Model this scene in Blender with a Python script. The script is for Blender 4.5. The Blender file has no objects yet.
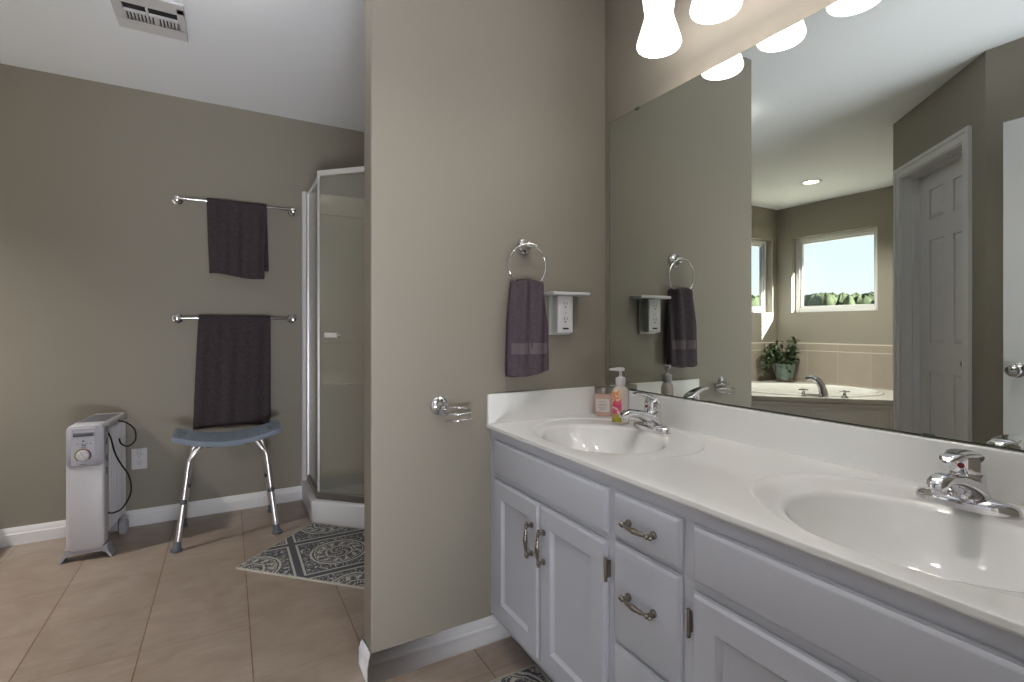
import bpy, bmesh, math, random
from mathutils import Vector, Matrix
PI = math.pi
sc = bpy.context.scene
COL = sc.collection
random.seed(7)

# ------------------------------------------------------------------ camera
H = 1.105
F_PX, CX, HY = 501.0, 512.0, 327.0
cam_d = bpy.data.cameras.new('camera')
cam_d.sensor_fit = 'HORIZONTAL'; cam_d.sensor_width = 36.0
cam_d.lens = F_PX / 1024 * 36.0
cam_d.shift_y = (HY - 341.0) / 1024.0
cam_d.clip_start = 0.02; cam_d.clip_end = 400
cam = bpy.data.objects.new('camera', cam_d); COL.objects.link(cam)
YAW = math.atan((CX - 228.0) / F_PX)
cam.location = (0, 0, H); cam.rotation_euler = (PI / 2, 0, -YAW)
sc.camera = cam

# ------------------------------------------------------------------ view, world, sun, room light
sc.view_settings.view_transform = 'Standard'; sc.view_settings.look = 'None'
sc.view_settings.gamma = 1.0; sc.view_settings.use_curve_mapping = False
sc.view_settings.exposure = 0.77
sc.cycles.use_denoising = True
sc.cycles.max_bounces = 10; sc.cycles.diffuse_bounces = 6; sc.cycles.glossy_bounces = 6
sc.cycles.transparent_max_bounces = 16; sc.cycles.transmission_bounces = 8
sc.cycles.sample_clamp_indirect = 4.0
sc.cycles.caustics_reflective = False; sc.cycles.caustics_refractive = False

w = bpy.data.worlds.new('world'); sc.world = w; w.use_nodes = True
nt = w.node_tree; nt.nodes.clear()
wo = nt.nodes.new('ShaderNodeOutputWorld'); bg = nt.nodes.new('ShaderNodeBackground')
tc = nt.nodes.new('ShaderNodeTexCoord'); sx = nt.nodes.new('ShaderNodeSeparateXYZ')
cr = nt.nodes.new('ShaderNodeValToRGB')
nt.links.new(tc.outputs['Generated'], sx.inputs[0]); nt.links.new(sx.outputs['Z'], cr.inputs[0])
cr.color_ramp.elements[0].position = 0.0; cr.color_ramp.elements[0].color = (0.90, 0.95, 0.98, 1)
cr.color_ramp.elements[1].position = 0.75; cr.color_ramp.elements[1].color = (0.30, 0.50, 0.85, 1)
e = cr.color_ramp.elements.new(0.22); e.color = (0.72, 0.85, 0.98, 1)
nt.links.new(cr.outputs[0], bg.inputs[0]); bg.inputs[1].default_value = 1.0
nt.links.new(bg.outputs[0], wo.inputs[0])

def lamp(name, kind, loc, energy, color, **kw):
    d = bpy.data.lights.new(name, kind); d.energy = energy; d.color = color
    for k, v in kw.items():
        setattr(d, k, v)
    o = bpy.data.objects.new(name, d); o.location = loc; COL.objects.link(o)
    return o
def aim(o, d):
    o.rotation_euler = Vector(d).to_track_quat('-Z', 'Y').to_euler()
sun = lamp('sun', 'SUN', (-8, -8, 8), 44.0, (1.0, 0.97, 0.92), angle=0.009)
aim(sun, (0.42, 1.0, -0.46))
# fill lamps added in the unseen bedroom, standing in for its daylight
bw = lamp('bedroom_daylight_fill', 'AREA', (-0.3, -3.3, 1.5), 5, (0.82, 0.89, 1.0), shape='RECTANGLE', size=2.6, size_y=1.5)  # added soft fill facing the doorway, no window is built here
aim(bw, (0.05, 1, -0.02))
bf = lamp('bedroom_uplight_fill', 'AREA', (-0.05, -1.35, 0.02), 190, (0.93, 0.95, 1.0), shape='RECTANGLE', size=1.4, size_y=1.6)  # added uplight on the bedroom floor to brighten the bathroom ceiling
aim(bf, (0, 0.3, 1))
# the two tub windows let the sky in
d1 = lamp('tub_window_portal', 'AREA', (-2.93, 2.87, 1.67), 1, (1, 1, 1), shape='RECTANGLE', size=0.85, size_y=0.82)
aim(d1, (1, 0, 0)); d1.data.cycles.is_portal = True
d2 = lamp('tub_window_portal', 'AREA', (-2.26, 3.62, 1.67), 1, (1, 1, 1), shape='RECTANGLE', size=0.85, size_y=0.82)
aim(d2, (0, -1, 0)); d2.data.cycles.is_portal = True
WARM = (1.0, 0.93, 0.84)
VANITY_W = 3.2
FILL_CAN_W = 17.0

# ------------------------------------------------------------------ materials
def srgb(r, g, b):
    f = lambda c: (c / 255 / 12.92) if c / 255 <= 0.04045 else ((c / 255 + 0.055) / 1.055) ** 2.4
    return (f(r), f(g), f(b), 1)
def mat(name, color, rough=0.5, metal=0.0, bump=0.0, bscale=200.0, var=0.0, vscale=6.0, spec=0.5, coat=0.0, emit=None, estr=0.0, trans=0.0, ior=1.45, detail=2.0, obj_coord=True):
    m = bpy.data.materials.new(name); m.use_nodes = True
    n = m.node_tree; b = n.nodes['Principled BSDF']
    b.inputs['Base Color'].default_value = color; b.inputs['Roughness'].default_value = rough
    b.inputs['Metallic'].default_value = metal; b.inputs['Specular IOR Level'].default_value = spec
    b.inputs['Coat Weight'].default_value = coat; b.inputs['Transmission Weight'].default_value = trans
    b.inputs['IOR'].default_value = ior
    if emit:
        b.inputs['Emission Color'].default_value = emit; b.inputs['Emission Strength'].default_value = estr
    t = n.nodes.new('ShaderNodeTexCoord')
    if var:
        nz = n.nodes.new('ShaderNodeTexNoise'); nz.inputs['Scale'].default_value = vscale; nz.inputs['Detail'].default_value = 4
        n.links.new(t.outputs['Object'], nz.inputs['Vector'])
        mx = n.nodes.new('ShaderNodeMix'); mx.data_type = 'RGBA'
        mx.inputs[6].default_value = tuple(c * (1 - var) for c in color[:3]) + (1,)
        mx.inputs[7].default_value = tuple(min(1, c * (1 + var)) for c in color[:3]) + (1,)
        n.links.new(nz.outputs['Fac'], mx.inputs[0]); n.links.new(mx.outputs[2], b.inputs['Base Color'])
    if bump:
        nz = n.nodes.new('ShaderNodeTexNoise'); nz.inputs['Scale'].default_value = bscale; nz.inputs['Detail'].default_value = detail
        n.links.new(t.outputs['Object'], nz.inputs['Vector'])
        bp = n.nodes.new('ShaderNodeBump'); bp.inputs['Strength'].default_value = bump; bp.inputs['Distance'].default_value = 0.002
        n.links.new(nz.outputs['Fac'], bp.inputs['Height']); n.links.new(bp.outputs[0], b.inputs['Normal'])
    return m
class NG:
    """tiny helper for math node graphs"""
    def __init__(s, m): s.t = m.node_tree
    def m(s, op, a, b=None, c=None):
        n = s.t.nodes.new('ShaderNodeMath'); n.operation = op
        for i, v in enumerate((a, b, c)):
            if v is None: continue
            if isinstance(v, (int, float)): n.inputs[i].default_value = v
            else: s.t.links.new(v, n.inputs[i])
        return n.outputs[0]
    def mix(s, f, a, b):
        n = s.t.nodes.new('ShaderNodeMix'); n.data_type = 'RGBA'
        for i, v in ((0, f), (6, a), (7, b)):
            if isinstance(v, (int, float, tuple)): n.inputs[i].default_value = v
            else: s.t.links.new(v, n.inputs[i])
        return n.outputs[2]

PAINT = mat('taupe_wall_paint', srgb(144, 138, 127), 0.5, bump=0.10, bscale=220, spec=0.35)
CEIL = mat('ceiling_paint', srgb(238, 241, 248), 0.9, bump=0.5, bscale=160, spec=0.2)
TRIM = mat('white_trim_paint', srgb(226, 226, 228), 0.35)
DOORW = mat('white_door_paint', srgb(214, 214, 216), 0.4, bump=0.1, bscale=60)
CABW = mat('cabinet_white_paint', srgb(186, 189, 198), 0.38)
CHROME = mat('chrome', (0.74, 0.74, 0.77, 1), 0.06, metal=1.0)
NICKEL = mat('aged_nickel', (0.30, 0.27, 0.235, 1), 0.25, metal=1.0)
SATIN = mat('satin_silver_frame', (0.86, 0.86, 0.88, 1), 0.38, metal=1.0)
BRONZE = mat('dark_sill_metal', (0.22, 0.20, 0.18, 1), 0.35, metal=0.8)
MARBLE = mat('cultured_marble', srgb(236, 237, 236), 0.09, var=0.03, vscale=5, coat=0.3)
MIRROR = mat('mirror_silver', (0.70, 0.735, 0.68, 1), 0.0, metal=1.0)
MIRROR_EDGE = mat('mirror_edge_glass', (0.03, 0.06, 0.04, 1), 0.2)
TOWEL = mat('plum_grey_terry', srgb(86, 78, 84), 0.95, bump=1.0, bscale=300, var=0.35, vscale=90, spec=0.1)
TOWEL2 = mat('dark_plum_terry', srgb(70, 63, 66), 0.95, bump=1.0, bscale=300, var=0.4, vscale=70, spec=0.1)
BAND = mat('ribbed_towel_band', srgb(106, 96, 102), 0.8, bump=1.0, bscale=300, var=0.3, vscale=160)
PLAST = mat('white_plastic', srgb(206, 205, 208), 0.35)
HEATW = mat('heater_enamel', srgb(196, 195, 200), 0.35)
HEATG = mat('heater_grey_panel', srgb(166, 166, 176), 0.4)
GREYP = mat('blue_grey_plastic', srgb(124, 136, 152), 0.5, bump=0.5, bscale=300)
RUBBER = mat('grey_rubber', srgb(92, 98, 106), 0.8)
DARK = mat('dark_slot', (0.012, 0.012, 0.012, 1), 0.6)
BLACK = mat('black_rubber_cord', (0.012, 0.012, 0.014, 1), 0.45)
ALU = mat('brushed_aluminium', (0.85, 0.85, 0.87, 1), 0.33, metal=1.0)
TUBW = mat('tub_acrylic', srgb(214, 213, 208), 0.18, coat=0.2)
SURR = mat('shower_fibreglass', srgb(226, 218, 200), 0.35)
PANW = mat('shower_pan_acrylic', srgb(214, 213, 216), 0.3)
LEAF = mat('leaf_green', srgb(92, 106, 78), 0.45, var=0.5, vscale=18)
POTM = mat('celadon_glaze', srgb(126, 144, 136), 0.3, var=0.12, vscale=30)
SOIL = mat('potting_soil', srgb(40, 30, 22), 0.95, bump=1, bscale=120)
SAUCER = mat('terracotta_brown_glaze', srgb(92, 76, 66), 0.4)
RED = mat('red_dot', srgb(150, 30, 40), 0.4)
SHADE = mat('frosted_lit_glass', (0.95, 0.93, 0.9, 1), 0.5, emit=(1.0, 0.96, 0.92, 1), estr=3.0)
BULB = mat('lit_bulb', (1, 1, 1, 1), 0.5, emit=(1.0, 0.9, 0.78, 1), estr=6.0)
CANLIT = mat('lit_downlight_lens', (1, 1, 1, 1), 0.5, emit=(1.0, 0.93, 0.82, 1), estr=4.0)
DOME = mat('fill_dome_glass', (0.95, 0.95, 0.93, 1), 0.5, emit=(1.0, 0.95, 0.88, 1), estr=5.5)  # glow of the added ceiling fill light
GROUND = mat('pale_bounce_ground', srgb(168, 164, 146), 0.95, var=0.3, vscale=0.2)  # unseen ground, paled so it bounces sunlight up to the tub ceiling
TREE = mat('woodland_green', srgb(52, 60, 38), 0.95, var=0.75, vscale=1.6, bump=1.0, bscale=3.0)
SIDING = mat('outer_soffit', srgb(200, 200, 198), 0.7)
CARPET = mat('bedroom_carpet', srgb(160, 150, 138), 0.95, bump=1, bscale=300)

def schlick(n, refl):
    lw = n.nodes.new('ShaderNodeLayerWeight'); lw.inputs[0].default_value = 0.5
    p = n.nodes.new('ShaderNodeMath'); p.operation = 'POWER'; p.inputs[1].default_value = 5.0
    q = n.nodes.new('ShaderNodeMath'); q.operation = 'MULTIPLY_ADD'; q.inputs[1].default_value = 0.9 * refl; q.inputs[2].default_value = 0.04 * refl
    n.links.new(lw.outputs['Facing'], p.inputs[0]); n.links.new(p.outputs[0], q.inputs[0])
    return lw, q
def pane_material(name, tint, rough, refl):
    m = bpy.data.materials.new(name); m.use_nodes = True; n = m.node_tree; n.nodes.clear()
    o = n.nodes.new('ShaderNodeOutputMaterial'); t = n.nodes.new('ShaderNodeBsdfTransparent'); g = n.nodes.new('ShaderNodeBsdfGlossy')
    t.inputs[0].default_value = tint; g.inputs['Roughness'].default_value = rough
    fr, mu = schlick(n, refl)
    mx = n.nodes.new('ShaderNodeMixShader')
    n.links.new(mu.outputs[0], mx.inputs[0])
    n.links.new(t.outputs[0], mx.inputs[1]); n.links.new(g.outputs[0], mx.inputs[2]); n.links.new(mx.outputs[0], o.inputs[0])
    return m
PANE = pane_material('window_glass', (0.97, 0.985, 0.98, 1), 0.0, 1.0)
def frosted():
    # lightly obscured shower glass: part clear, part diffusing
    m = bpy.data.materials.new('shower_glass'); m.use_nodes = True; n = m.node_tree; n.nodes.clear()
    o = n.nodes.new('ShaderNodeOutputMaterial'); t = n.nodes.new('ShaderNodeBsdfTransparent'); g = n.nodes.new('ShaderNodeBsdfGlossy')
    d = n.nodes.new('ShaderNodeBsdfDiffuse'); tl = n.nodes.new('ShaderNodeBsdfTranslucent')
    t.inputs[0].default_value = (0.97, 0.98, 0.96, 1); g.inputs['Roughness'].default_value = 0.06
    d.inputs[0].default_value = srgb(204, 203, 198); tl.inputs[0].default_value = srgb(214, 212, 206)
    a = n.nodes.new('ShaderNodeMixShader'); a.inputs[0].default_value = 0.5
    n.links.new(d.outputs[0], a.inputs[1]); n.links.new(tl.outputs[0], a.inputs[2])
    b = n.nodes.new('ShaderNodeMixShader'); b.inputs[0].default_value = 0.34
    n.links.new(t.outputs[0], b.inputs[1]); n.links.new(a.outputs[0], b.inputs[2])
    c = n.nodes.new('ShaderNodeMixShader'); _, fr = schlick(n, 0.7)
    n.links.new(fr.outputs[0], c.inputs[0]); n.links.new(b.outputs[0], c.inputs[1]); n.links.new(g.outputs[0], c.inputs[2])
    n.links.new(c.outputs[0], o.inputs[0])
    return m
SHGLASS = frosted()
CLEAR = pane_material('clear_plastic', (0.97, 0.975, 0.97, 1), 0.1, 0.6)

def tile_floor():
    m = mat('floor_tile', srgb(158, 132, 112), 0.32); n = m.node_tree; b = n.nodes['Principled BSDF']
    tc = n.nodes.new('ShaderNodeTexCoord'); mp = n.nodes.new('ShaderNodeMapping'); mp.inputs['Location'].default_value = (-0.070 + 10 * 0.3315, -2.10 + 20 * 0.335, 0)
    n.links.new(tc.outputs['Object'], mp.inputs[0])
    br = n.nodes.new('ShaderNodeTexBrick'); br.offset = 0; br.squash = 1
    br.inputs['Scale'].default_value = 1; br.inputs['Brick Width'].default_value = 0.3315; br.inputs['Row Height'].default_value = 0.335
    br.inputs['Mortar Size'].default_value = 0.0022; br.inputs['Mortar Smooth'].default_value = 0.3
    br.inputs['Color1'].default_value = srgb(164, 150, 138); br.inputs['Color2'].default_value = srgb(157, 143, 131)
    br.inputs['Mortar'].default_value = srgb(122, 96, 82)
    n.links.new(mp.outputs[0], br.inputs['Vector'])
    nz = n.nodes.new('ShaderNodeTexNoise'); nz.inputs['Scale'].default_value = 5; nz.inputs['Detail'].default_value = 7; nz.inputs['Distortion'].default_value = 1.2
    n.links.new(tc.outputs['Object'], nz.inputs['Vector'])
    mp2 = n.nodes.new('ShaderNodeMapping'); mp2.inputs['Rotation'].default_value = (0, 0, 0.9); mp2.inputs['Scale'].default_value = (4, 22, 1)
    n.links.new(tc.outputs['Object'], mp2.inputs[0])
    nv = n.nodes.new('ShaderNodeTexNoise'); nv.inputs['Scale'].default_value = 1; nv.inputs['Detail'].default_value = 6; nv.inputs['Distortion'].default_value = 2.0
    n.links.new(mp2.outputs[0], nv.inputs['Vector'])
    g = NG(m); f = g.m('MULTIPLY', g.m('SUBTRACT', g.m('ADD', g.m('MULTIPLY', nz.outputs['Fac'], 0.6), g.m('MULTIPLY', nv.outputs['Fac'], 0.4)), 0.36), 3.2)
    f = g.m('MINIMUM', g.m('MAXIMUM', f, 0.0), 1.0)
    mx = n.nodes.new('ShaderNodeMix'); mx.data_type = 'RGBA'; mx.blend_type = 'MULTIPLY'
    sy2 = n.nodes.new('ShaderNodeSeparateXYZ'); n.links.new(mp.outputs[0], sy2.inputs[0])
    fr_ = g.m('FRACT', g.m('DIVIDE', sy2.outputs[1], 0.335)); yl = g.m('GREATER_THAN', g.m('ABSOLUTE', g.m('SUBTRACT', fr_, 0.5)), 0.488)
    brc = g.mix(g.m('MULTIPLY', yl, 0.55), br.outputs['Color'], srgb(162, 148, 136))
    n.links.new(f, mx.inputs[0]); n.links.new(brc, mx.inputs[6]); mx.inputs[7].default_value = (0.76, 0.72, 0.68, 1)
    n.links.new(mx.outputs[2], b.inputs['Base Color'])
    bp = n.nodes.new('ShaderNodeBump'); bp.inputs['Strength'].default_value = 0.5; bp.inputs['Distance'].default_value = 0.002; bp.invert = True
    n.links.new(br.outputs['Fac'], bp.inputs['Height']); n.links.new(bp.outputs[0], b.inputs['Normal'])
    return m
FLOORM = tile_floor()
def wall_tile():
    m = mat('tub_wall_tile', srgb(180, 166, 150), 0.3); n = m.node_tree; b = n.nodes['Principled BSDF']; g = NG(m)
    tc = n.nodes.new('ShaderNodeTexCoord'); sp = n.nodes.new('ShaderNodeSeparateXYZ'); n.links.new(tc.outputs['Object'], sp.inputs[0])
    cb = n.nodes.new('ShaderNodeCombineXYZ'); n.links.new(g.m('ADD', g.m('ADD', sp.outputs[0], sp.outputs[1]), 10.02), cb.inputs[0])
    n.links.new(g.m('SUBTRACT', sp.outputs[2], 0.525), cb.inputs[1])
    br = n.nodes.new('ShaderNodeTexBrick'); br.offset = 0
    br.inputs['Scale'].default_value = 1; br.inputs['Brick Width'].default_value = 0.305; br.inputs['Row Height'].default_value = 0.325
    br.inputs['Mortar Size'].default_value = 0.002
    br.inputs['Color1'].default_value = srgb(172, 162, 152); br.inputs['Color2'].default_value = srgb(164, 154, 144); br.inputs['Mortar'].default_value = srgb(196, 186, 170)
    n.links.new(cb.outputs[0], br.inputs['Vector'])
    nz = n.nodes.new('ShaderNodeTexNoise'); nz.inputs['Scale'].default_value = 9; nz.inputs['Detail'].default_value = 6
    n.links.new(tc.outputs['Object'], nz.inputs['Vector'])
    mx = n.nodes.new('ShaderNodeMix'); mx.data_type = 'RGBA'; mx.blend_type = 'MULTIPLY'
    n.links.new(nz.outputs['Fac'], mx.inputs[0]); n.links.new(br.outputs['Color'], mx.inputs[6]); mx.inputs[7].default_value = (0.86, 0.82, 0.78, 1)
    n.links.new(mx.outputs[2], b.inputs['Base Color'])
    return m
WTILE = wall_tile()

def mat_pattern(name, x0, y0, cell, rot):
    """cut pile mat: a lattice of double cream lines, ringed medallions and scroll work on slate grey"""
    m = mat(name, srgb(70, 72, 78), 0.95); n = m.node_tree; b = n.nodes['Principled BSDF']; g = NG(m)
    tc = n.nodes.new('ShaderNodeTexCoord'); mp = n.nodes.new('ShaderNodeMapping')
    mp.inputs['Rotation'].default_value = (0, 0, rot)
    n.links.new(tc.outputs['Object'], mp.inputs[0]); sp = n.nodes.new('ShaderNodeSeparateXYZ'); n.links.new(mp.outputs[0], sp.inputs[0])
    nz = n.nodes.new('ShaderNodeTexNoise'); nz.inputs['Scale'].default_value = 30; nz.inputs['Detail'].default_value = 1
    n.links.new(mp.outputs[0], nz.inputs['Vector'])
    wob = g.m('MULTIPLY', g.m('SUBTRACT', nz.outputs['Fac'], 0.5), 0.014)
    fx = g.m('MULTIPLY', g.m('SUBTRACT', g.m('FRACT', g.m('ADD', g.m('DIVIDE', g.m('SUBTRACT', sp.outputs[0], x0), cell), 20.5)), 0.5), cell)
    fy = g.m('MULTIPLY', g.m('SUBTRACT', g.m('FRACT', g.m('ADD', g.m('DIVIDE', g.m('SUBTRACT', sp.outputs[1], y0), cell), 20.5)), 0.5), cell)
    ax, ay = g.m('ABSOLUTE', fx), g.m('ABSOLUTE', fy)
    r = g.m('ADD', g.m('SQRT', g.m('ADD', g.m('MULTIPLY', fx, fx), g.m('MULTIPLY', fy, fy))), wob)
    h = cell / 2
    def line(v, c, wd): return g.m('LESS_THAN', g.m('ABSOLUTE', g.m('SUBTRACT', v, c)), wd)
    edge = g.m('MAXIMUM', ax, ay)
    th = g.m('ARCTAN2', fy, fx)
    lat = line(g.m('ADD', edge, g.m('MULTIPLY', wob, 0.3)), h - 0.020, 0.005)
    band = g.m('GREATER_THAN', edge, h - 0.015)
    inlat = g.m('LESS_THAN', edge, h - 0.030)
    r1 = line(r, 0.060, 0.0045); r2 = line(r, 0.128, 0.0055); r3 = line(r, 0.112, 0.0025)
    # petals and scrolls
    s1 = g.m('SINE', g.m('ADD', g.m('MULTIPLY', th, 12), g.m('MULTIPLY', r, 60)))
    s2 = g.m('SINE', g.m('SUBTRACT', g.m('MULTIPLY', th, 8), g.m('MULTIPLY', r, 150)))
    vo = n.nodes.new('ShaderNodeTexVoronoi'); vo.feature = 'DISTANCE_TO_EDGE'; vo.inputs['Scale'].default_value = 26
    n.links.new(mp.outputs[0], vo.inputs['Vector'])
    nz2 = n.nodes.new('ShaderNodeTexNoise'); nz2.inputs['Scale'].default_value = 24; nz2.inputs['Detail'].default_value = 0.5; nz2.inputs['Distortion'].default_value = 2.5
    n.links.new(mp.outputs[0], nz2.inputs['Vector'])
    scroll = g.m('LESS_THAN', g.m('ABSOLUTE', g.m('SUBTRACT', nz2.outputs['Fac'], 0.5)), 0.035)
    pet = g.m('MULTIPLY', g.m('GREATER_THAN', s1, 0.45), g.m('MULTIPLY', g.m('GREATER_THAN', r, 0.074), g.m('LESS_THAN', r, 0.104)))
    core = g.m('MULTIPLY', g.m('GREATER_THAN', g.m('MULTIPLY', s2, s1), 0.25), g.m('LESS_THAN', r, 0.050))
    outer = g.m('MULTIPLY', g.m('MULTIPLY', scroll, g.m('GREATER_THAN', r, 0.138)), inlat)
    mid = g.m('MULTIPLY', scroll, g.m('MULTIPLY', g.m('GREATER_THAN', r, 0.066), g.m('LESS_THAN', r, 0.108)))
    tot = lat
    for q in (r1, r2, r3, pet, core, outer, mid): tot = g.m('MAXIMUM', tot, q)
    tot = g.m('MULTIPLY', tot, g.m('SUBTRACT', 1, g.m('MULTIPLY', band, 1)))
    colr = g.mix(tot, srgb(84, 86, 92), srgb(188, 185, 178))
    n.links.new(colr, b.inputs['Base Color'])
    fz = n.nodes.new('ShaderNodeTexNoise'); fz.inputs['Scale'].default_value = 500; n.links.new(tc.outputs['Object'], fz.inputs['Vector'])
    bp = n.nodes.new('ShaderNodeBump'); bp.inputs['Strength'].default_value = 0.8; bp.inputs['Distance'].default_value = 0.003
    n.links.new(g.m('ADD', fz.outputs['Fac'], tot), bp.inputs['Height']); n.links.new(bp.outputs[0], b.inputs['Normal'])
    return m

# ------------------------------------------------------------------ mesh helpers
class MB:
    def __init__(s, mtx=None): s.b = bmesh.new(); s.M = mtx or Matrix.Identity(4)
    def v(s, p): return s.b.verts.new(s.M @ Vector(p))
    def face(s, vs):
        try: return s.b.faces.new(vs)
        except ValueError: return None
    def box(s, x0, y0, z0, x1, y1, z1):
        if x0 > x1: x0, x1 = x1, x0
        if y0 > y1: y0, y1 = y1, y0
        if z0 > z1: z0, z1 = z1, z0
        c = [s.v(p) for p in ((x0,y0,z0),(x1,y0,z0),(x1,y1,z0),(x0,y1,z0),(x0,y0,z1),(x1,y0,z1),(x1,y1,z1),(x0,y1,z1))]
        for f in ((3,2,1,0),(4,5,6,7),(0,1,5,4),(1,2,6,5),(2,3,7,6),(3,0,4,7)): s.face([c[i] for i in f])
        return s
    def loft(s, rings, cap0=True, cap1=True, closed=True, loop=False):
        R = [[s.v(p) for p in r] for r in rings]
        n = len(R[0]); k = len(R)
        for i in range(k if loop else k - 1):
            a, b_ = R[i], R[(i + 1) % k]
            for j in range(n if closed else n - 1):
                s.face([a[j], a[(j + 1) % n], b_[(j + 1) % n], b_[j]])
        if not loop:
            if cap0: s.face(list(reversed(R[0])))
            if cap1: s.face(R[-1])
        return s
    def tube(s, pts, r, seg=12, loop=False, sq=None):
        pts = [Vector(p) for p in pts]; n = len(pts)
        rs = r if isinstance(r, (list, tuple)) else [r] * n
        rings = []; u = None
        for i, p in enumerate(pts):
            if loop: t = (pts[(i + 1) % n] - pts[i - 1]).normalized()
            else: t = (pts[min(i + 1, n - 1)] - pts[max(i - 1, 0)]).normalized()
            if u is None:
                a = Vector((0, 0, 1)) if abs(t.z) < 0.9 else Vector((1, 0, 0)); u = t.cross(a).normalized()
            else:
                u = (u - t * u.dot(t)).normalized()
            w_ = t.cross(u)
            fx, fy = sq if sq else (1, 1)
            rings.append([p + (u * math.cos(2*PI*j/seg) * fx + w_ * math.sin(2*PI*j/seg) * fy) * rs[i] for j in range(seg)])
        return s.loft(rings, loop=loop)
    def cyl(s, p0, p1, r, r1=None, seg=24): return s.tube([p0, p1], [r, r if r1 is None else r1], seg)
    def lathe(s, prof, c=(0, 0, 0), seg=32, axis='z', sy=1.0, sx=1.0):
        c = Vector(c); rings = []
        for r, h in prof:
            ring = []
            for j in range(seg):
                a = 2*PI*j/seg; x, y = r*math.cos(a)*sx, r*math.sin(a)*sy
                if axis == 'z': q = (x, y, h)
                elif axis == 'y': q = (x, h, -y)
                else: q = (h, x, y)
                ring.append(c + Vector(q))
            rings.append(ring)
        return s.loft(rings)
    def prism(s, poly, z0, z1):
        return s.loft([[(x, y, z0) for x, y in poly], [(x, y, z1) for x, y in poly]])
    def build(s, name, m, parent=None, bevel=0.0, seg=2, smooth=True, sharp=38, solid=0.0, sub=0):
        bm = s.b
        bmesh.ops.remove_doubles(bm, verts=bm.verts, dist=1e-6)
        bmesh.ops.recalc_face_normals(bm, faces=bm.faces)
        for f in bm.faces: f.smooth = smooth
        if smooth:
            lim = math.radians(sharp)
            for e_ in bm.edges:
                if len(e_.link_faces) == 2 and e_.calc_face_angle(0) > lim: e_.smooth = False
        me = bpy.data.meshes.new(name); bm.to_mesh(me); bm.free()
        if isinstance(m, (list, tuple)):
            for q in m: me.materials.append(q)
        else: me.materials.append(m)
        o = bpy.data.objects.new(name, me); COL.objects.link(o)
        if parent: o.parent = parent
        if solid:
            md = o.modifiers.new('solid', 'SOLIDIFY'); md.thickness = solid; md.offset = 0
        if sub:
            md = o.modifiers.new('sub', 'SUBSURF'); md.levels = sub; md.render_levels = sub
        if bevel:
            md = o.modifiers.new('bevel', 'BEVEL'); md.width = bevel; md.segments = seg; md.limit_method = 'ANGLE'; md.angle_limit = math.radians(40)
        return o
def tag(o, label=None, cat=None, group=None, kind=None):
    if label: o['label'] = label
    if cat: o['category'] = cat
    if group: o['group'] = group
    if kind: o['kind'] = kind
    return o
def thing(name, label, cat, loc=(0, 0, 0), rz=0.0, group=None):
    o = bpy.data.objects.new(name, None); COL.objects.link(o); o.location = loc; o.rotation_euler = (0, 0, rz)
    o.empty_display_size = 0.05
    return tag(o, label, cat, group)
def struct(o): o['kind'] = 'structure'; return o
def copy_tree(o, parent=None):
    c = o.copy(); COL.objects.link(c); c.parent = parent
    for ch in [q for q in bpy.data.objects if q.parent == o]:
        copy_tree(ch, c)
    return c
def arc(c, r, a0, a1, n, plane='xz'):
    out = []
    for i in range(n + 1):
        a = a0 + (a1 - a0) * i / n; p, q = r * math.cos(a), r * math.sin(a)
        out.append({'xz': (c[0]+p, c[1], c[2]+q), 'xy': (c[0]+p, c[1]+q, c[2]), 'yz': (c[0], c[1]+p, c[2]+q)}[plane])
    return out
def smooth_path(pts, n=6):
    P = [Vector(p) for p in pts]; P = [P[0] * 2 - P[1]] + P + [P[-1] * 2 - P[-2]]; out = []
    for i in range(1, len(P) - 2):
        for k in range(n):
            t = k / n; a, b, c, d = P[i-1], P[i], P[i+1], P[i+2]
            out.append(0.5 * ((2*b) + (-a + c)*t + (2*a - 5*b + 4*c - d)*t*t + (-a + 3*b - 3*c + d)*t**3))
    out.append(P[-2]); return out

# ------------------------------------------------------------------ setting
C = 2.43
XM, YW, YB, XL = 1.324, 1.573, 3.46, -2.77
WX0 = 0.387           # free end of the wing wall
struct(MB().box(-2.95, -0.12, -0.1, 1.5, 3.65, 0.0).build('floor', FLOORM, smooth=False))
struct(MB().box(-2.95, -3.7, C, 2.0, 3.65, C + 0.1).build('ceiling', CEIL, smooth=False))
struct(MB().box(XM + 0.004, -0.12, 0, XM + 0.15, 3.65, C).build('wall_mirror_side', PAINT, smooth=False))
struct(MB().box(WX0, YW, 0, XM + 0.004, YW + 0.092, C).build('wall_wing', PAINT, smooth=False, bevel=0.006, seg=3))
# left wall with window opening
LW = (2.450, 3.293, 1.265, 2.08)
b = MB(); b.box(XL-0.15, 1.5, 0, XL, LW[0], C); b.box(XL-0.15, LW[1], 0, XL, YB+0.15, C)
b.box(XL-0.15, LW[0], 0, XL, LW[1], LW[2]); b.box(XL-0.15, LW[0], LW[3], XL, LW[1], C)
struct(b.build('wall_left', PAINT, smooth=False))
BWN = (-2.690, -1.847, 1.265, 2.08)
b = MB(); b.box(XL, YB, 0, BWN[0], YB+0.15, C); b.box(BWN[1], YB, 0, XM+0.004, YB+0.15, C)
b.box(BWN[0], YB, 0, BWN[1], YB+0.15, BWN[2]); b.box(BWN[0], YB, BWN[3], BWN[1], YB+0.15, C)
struct(b.build('wall_back', PAINT, smooth=False))
struct(MB().box(XL, 1.522, 0, -1.141, 1.622, C).build('wall_tub_side', PAINT, smooth=False))
struct(MB().box(-0.625, -0.02, 0, -0.515, 0.97, C).build('wall_entry_side', PAINT, smooth=False))
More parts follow.
